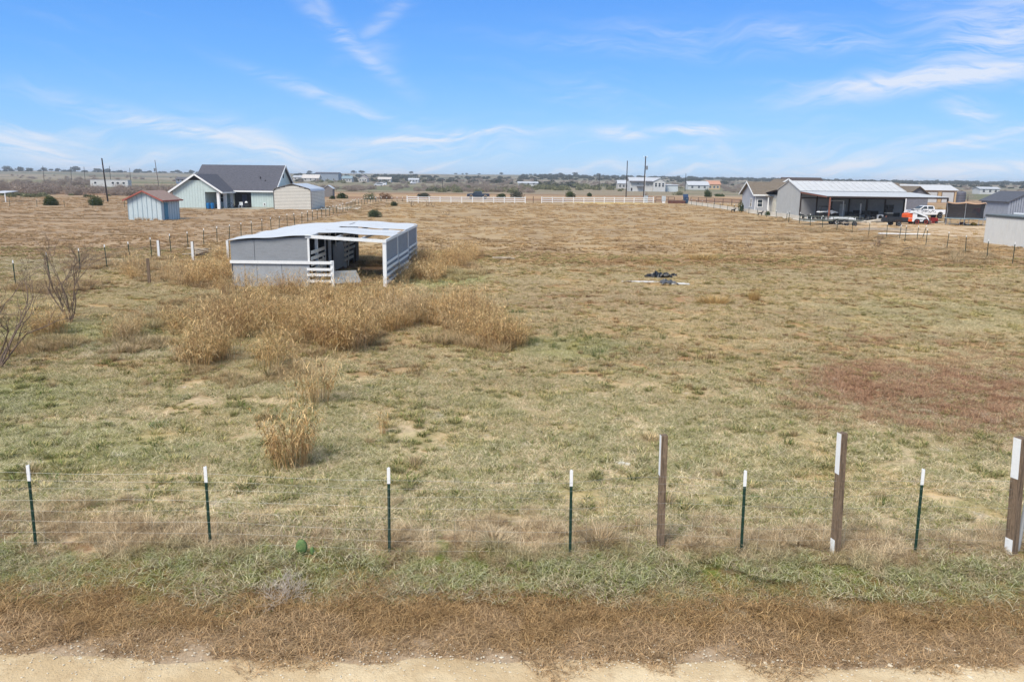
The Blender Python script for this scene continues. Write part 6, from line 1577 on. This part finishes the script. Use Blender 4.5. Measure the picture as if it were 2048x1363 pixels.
# small dark trailer left of the loader
def small_trailer(t_):
    MB().box(-1.5, 1.2, -.8, .8, .55, .62).build('deck', dark_steel, t_)
    for y in (-.82, .82): MB().box(-1.5, 1.2, y - .03, y + .03, .62, 1.15).build('side_board', dark_plastic, t_)
    for x in (-1.5, 1.17): MB().box(x, x + .05, -.8, .8, .62, 1.1).build('end_board', dark_plastic, t_)
    for y in (-.95, .95): wheel(t_, -.1, y, .36, .22); MB().prism([(-.6, .62), (-.5, .85), (.3, .85), (.4, .62)], y - .12, y + .12).build('fender', dark_steel, t_)
    MB().beam((-1.5, 0, .5), (-2.6, 0, .45), .08).build('drawbar', dark_steel, t_); MB().beam((-1.4, .3, .6), (-1.1, .3, 1.3), .1).build('load_post', rust_steel, t_)
p = atY(1787, 104.5); small_trailer(thing('small_trailer', 'small dark utility trailer directly left of the loader', 'trailer', p, R(5)))
def quad(t_, c, rim):
    MB().prism([(-.8, .5), (-.85, .8), (-.3, .85), (0, .75), (.3, .95), (.85, .8), (.9, .5)], -.28, .28).build('body', c, t_)
    MB().box(-.5, .1, -.18, .18, .85, .95).build('seat', black, t_); MB().tube([(.35, -.4, 1.1), (.4, 0, 1.0), (.35, .4, 1.1)], .025, 5).build('handlebar', black, t_)
    for x in (-.6, .65):
        for y in (-.42, .42): wheel(t_, x, y, .28, .24, rim)
quad(thing('quad_bike', 'dark quad bike behind the loader arms', 'quad bike', atY(1826, 113), 0), car_dark, chrome)
def mower(t_):
    MB().prism([(-.9, .3), (-.9, .75), (-.3, .8), (-.2, .5), (.1, .5), (.15, .85), (.85, .8), (.95, .35)], -.32, .32).build('body', M('mower_red', sl(150, 52, 52, .9), .4), t_)
    MB().box(-.75, -.3, -.25, .25, .78, .9).box(-.85, -.75, -.25, .25, .8, 1.2).build('seat', black, t_); MB().tube([(.1, 0, .8), (-.1, 0, 1.05)], .02, 5).build('steering_column', black, t_)
    MB().box(-.4, .4, -.5, .5, .12, .25).build('mower_deck', M('mower_red'), t_); MB().box(.85, .95, -.25, .25, .5, .75).build('front_lamp', white_paint, t_)
    for x, r_ in ((-.55, .3), (.65, .2)):
        for y in (-.4, .4): wheel(t_, x, y, r_, .18)
mower(thing('riding_mower', 'dark red riding mower parked right behind the loader bucket', 'mower', atY(1857, 112), 0))

# gooseneck flatbed trailer
def flatbed():
    p = atY(1666, 106); t_ = thing('flatbed_trailer', 'long grey tandem axle flatbed trailer with white load in the weeds', 'trailer', p, R(-6))
    deck = M('grey_green_steel', sl(104, 108, 100, .9), .7, .15, 3)
    for k in range(26): MB().box(-4.3 + k * .29, -4.3 + k * .29 + .26, -1.0, 1.0, .62, .67).build('plank', M('grey_planks', sl(120, 114, 104, .85), .9, .2, 4), t_)
    for y in (-1.05, 1.05): MB().box(-4.3, 3.3, y - .05, y + .05, .5, .68).build('side_rail', deck, t_)
    for k in range(9):
        for y in (-1.04, 1.04): MB().box(-4.2 + k * .92, -4.14 + k * .92, y - .03, y + .03, .68, 1.02).build('stake', white_paint if k % 2 else deck, t_)
    for y in (-1.04, 1.04): MB().box(-4.2, 3.2, y - .03, y + .03, 1.02, 1.07).build('top_rail', deck, t_)
    MB().beam((3.3, .7, .6), (4.6, 0, .5), .1).beam((3.3, -.7, .6), (4.6, 0, .5), .1).build('drawbar', M('worn_white_board'), t_)
    for x in (-.1, .85):
        for y in (-1.25, 1.25): wheel(t_, x, y, .37, .24, white_paint)
    for y in (-1.25, 1.25): MB().prism([(-.6, .75), (-.4, .84), (1.15, .84), (1.35, .75)], y - .14, y + .14).build('fender', deck, t_)
    return t_
flatbed()
p = atY(1678, 107.3); t_ = thing('stacked_panels', 'white panels lying on the flatbed trailer', 'panels', p + Vector((0, 0, .67)), R(-6))
for k in range(3): MB().box(-1.6 + .2 * k, 1.7 - .15 * k, -.5, .5, .005 + k * .1, .09 + k * .1).build('panel', white_paint, t_)
p = atY(1712, 102.5); t_ = thing('a_frame_trailer', 'pale bare A frame trailer chassis in front of the flatbed', 'trailer', p, R(10))
for y in (-.7, .7): MB().beam((-2.6, y * .9, .45), (.8, y * .9, .55), .08).build('frame_rail', grey_wood, t_)
for x in (-2.4, -1.2, 0, .8): MB().beam((x, -.65, .5), (x, .65, .5), .06).build('cross_member', dark_steel, t_)
MB().beam((.8, -.6, .55), (3.2, 0, .95), .09).beam((.8, .6, .55), (3.2, 0, .95), .09).build('drawbar', M('cream_steel', sl(220, 208, 188, .9)), t_)
for y in (-.85, .85): wheel(t_, -1.0, y, .33, .2, chrome)
# trampoline
def trampoline():
    p = atY(1925, 108); t_ = thing('trampoline', 'round trampoline with dark safety net and pale ring beside the barn yard', 'trampoline', p)
    r_ = 2.45; n = 32
    ring = M('ring_pad', sl(176, 200, 208, .9), .6)
    MB().lathe([(r_ - .32, .93), (r_ + .02, .93), (r_ + .02, .98), (r_ - .32, .98)], n=n).build('ring_pad', ring, t_)
    MB().lathe([(.01, .9), (r_ - .3, .9), (r_ - .3, .92), (.01, .92)], n=n).build('jump_mat', black, t_)
    net = bpy.data.materials.new('safety_net'); net.use_nodes = True; tt = NT(net.node_tree); b = tt.n['Principled BSDF']; b.inputs['Base Color'].default_value = (.012, .012, .018, 1); b.inputs['Alpha'].default_value = .78; b.inputs['Roughness'].default_value = .9
    V, Fc = [], []; m_ = 8; hh = 2.0
    for j in range(m_ + 1):
        f = j / m_
        for k in range(n * 2):
            a = 2 * math.pi * k / (n * 2); sag = abs(math.sin(a * 3))
            rr = (r_ - .15) * (1 - .10 * math.sin(f * math.pi)) + .18 * f * (1 - sag * .8); V.append((rr * math.cos(a), rr * math.sin(a), .98 + (hh - .14 * sag * f) * f))
    for j in range(m_):
        for k in range(n * 2): Fc.append((j * n * 2 + k, j * n * 2 + (k + 1) % (n * 2), (j + 1) * n * 2 + (k + 1) % (n * 2), (j + 1) * n * 2 + k))
    MB().add(V, Fc).build('safety_net', net, t_)
    top = V[-n * 2:]; MB().tube([(x, y, z + .05) for x, y, z in top] + [(top[0][0], top[0][1], top[0][2] + .05)], .06, 5, False).build('top_band', M('tan_foam', sl(206, 170, 140, .88), .8), t_)
    for k in range(6):
        a = math.pi * k / 3; c, s_ = math.cos(a), math.sin(a)
        MB().tube([((r_ + .05) * c, (r_ + .05) * s_, .2), ((r_ + .0) * c, (r_ + .0) * s_, 1.9), ((r_ + .16) * c, (r_ + .16) * s_, 3.02)], .035, 6).build('net_pole', chrome, t_)
        MB().tube([((r_ - .2) * math.cos(a - .22), (r_ - .2) * math.sin(a - .22), .92), ((r_ - .15) * math.cos(a - .22), (r_ - .15) * math.sin(a - .22), .03), ((r_ - .15) * math.cos(a + .22), (r_ - .15) * math.sin(a + .22), .03), ((r_ - .2) * math.cos(a + .22), (r_ - .2) * math.sin(a + .22), .92)], .03, 6).build('leg', chrome, t_)
trampoline()
quad(thing("toy_tractor", "small red and black toy under the trampoline", "toy", atY(1921, 108.6)), M("mower_red"), dark_plastic)
for o_ in [o for o in COL.objects if o.name.startswith('toy_tractor')]: o_.scale = (.42, .42, .42)
t_ = thing('yellow_toy', 'yellow toy on the ground under the right of the trampoline', 'toy', atY(1944, 107)); MB().prism([(-.35, .12), (.35, .12), (.3, .35), (-.1, .45), (-.3, .3)], -.18, .18).build('body', M('yellow_plastic', sl(214, 176, 60, .9), .5), t_)
for x in (-.22, .22): wheel(t_, x, -.2, .1, .06); wheel(t_, x, .2, .1, .06)
# cars scattered in the valley
vans = [(765, 371, 'small white van in the grey valley lot, leftmost of three', car_white), (757, 372.5, 'pale car in the valley lot in front of the small white van', lgrey_roof), (826, 368, 'white box truck on the bare valley slope', car_white), (415, 369, 'pale car beside the dark blue grey long house', car_white)]
for px, py, lb, m_ in vans:
    t_ = thing('parked_van', lb, 'van', at(px, py), rng.uniform(-.6, .6))
    MB().prism([(-2.4, .4), (-2.4, 1.1), (-1.7, 1.3), (-1.2, 2.0), (2.3, 2.0), (2.4, .4)], -.9, .9, 1.4, .12).build('body', m_, t_); MB().box(-1.0, 2.1, -.93, .93, 1.35, 1.75).build('window_band', shade_glass, t_)
    for x in (-1.5, 1.5):
        for y in (-.8, .8): wheel(t_, x, y, .34, .22)

# ================================================================== air
hz = bpy.data.materials.new('haze'); hz.use_nodes = True
for n_ in list(hz.node_tree.nodes):
    if n_.type != 'OUTPUT_MATERIAL': hz.node_tree.nodes.remove(n_)
pv = hz.node_tree.nodes.new('ShaderNodeVolumePrincipled'); pv.inputs['Color'].default_value = (.86, .92, 1, 1); pv.inputs['Density'].default_value = .00022
hz.node_tree.links.new(pv.outputs[0], [n_ for n_ in hz.node_tree.nodes if n_.type == 'OUTPUT_MATERIAL'][0].inputs['Volume'])
kind(MB().box(-9100, 9100, -75, 7200, -4, 24).build('haze', hz), 'stuff')
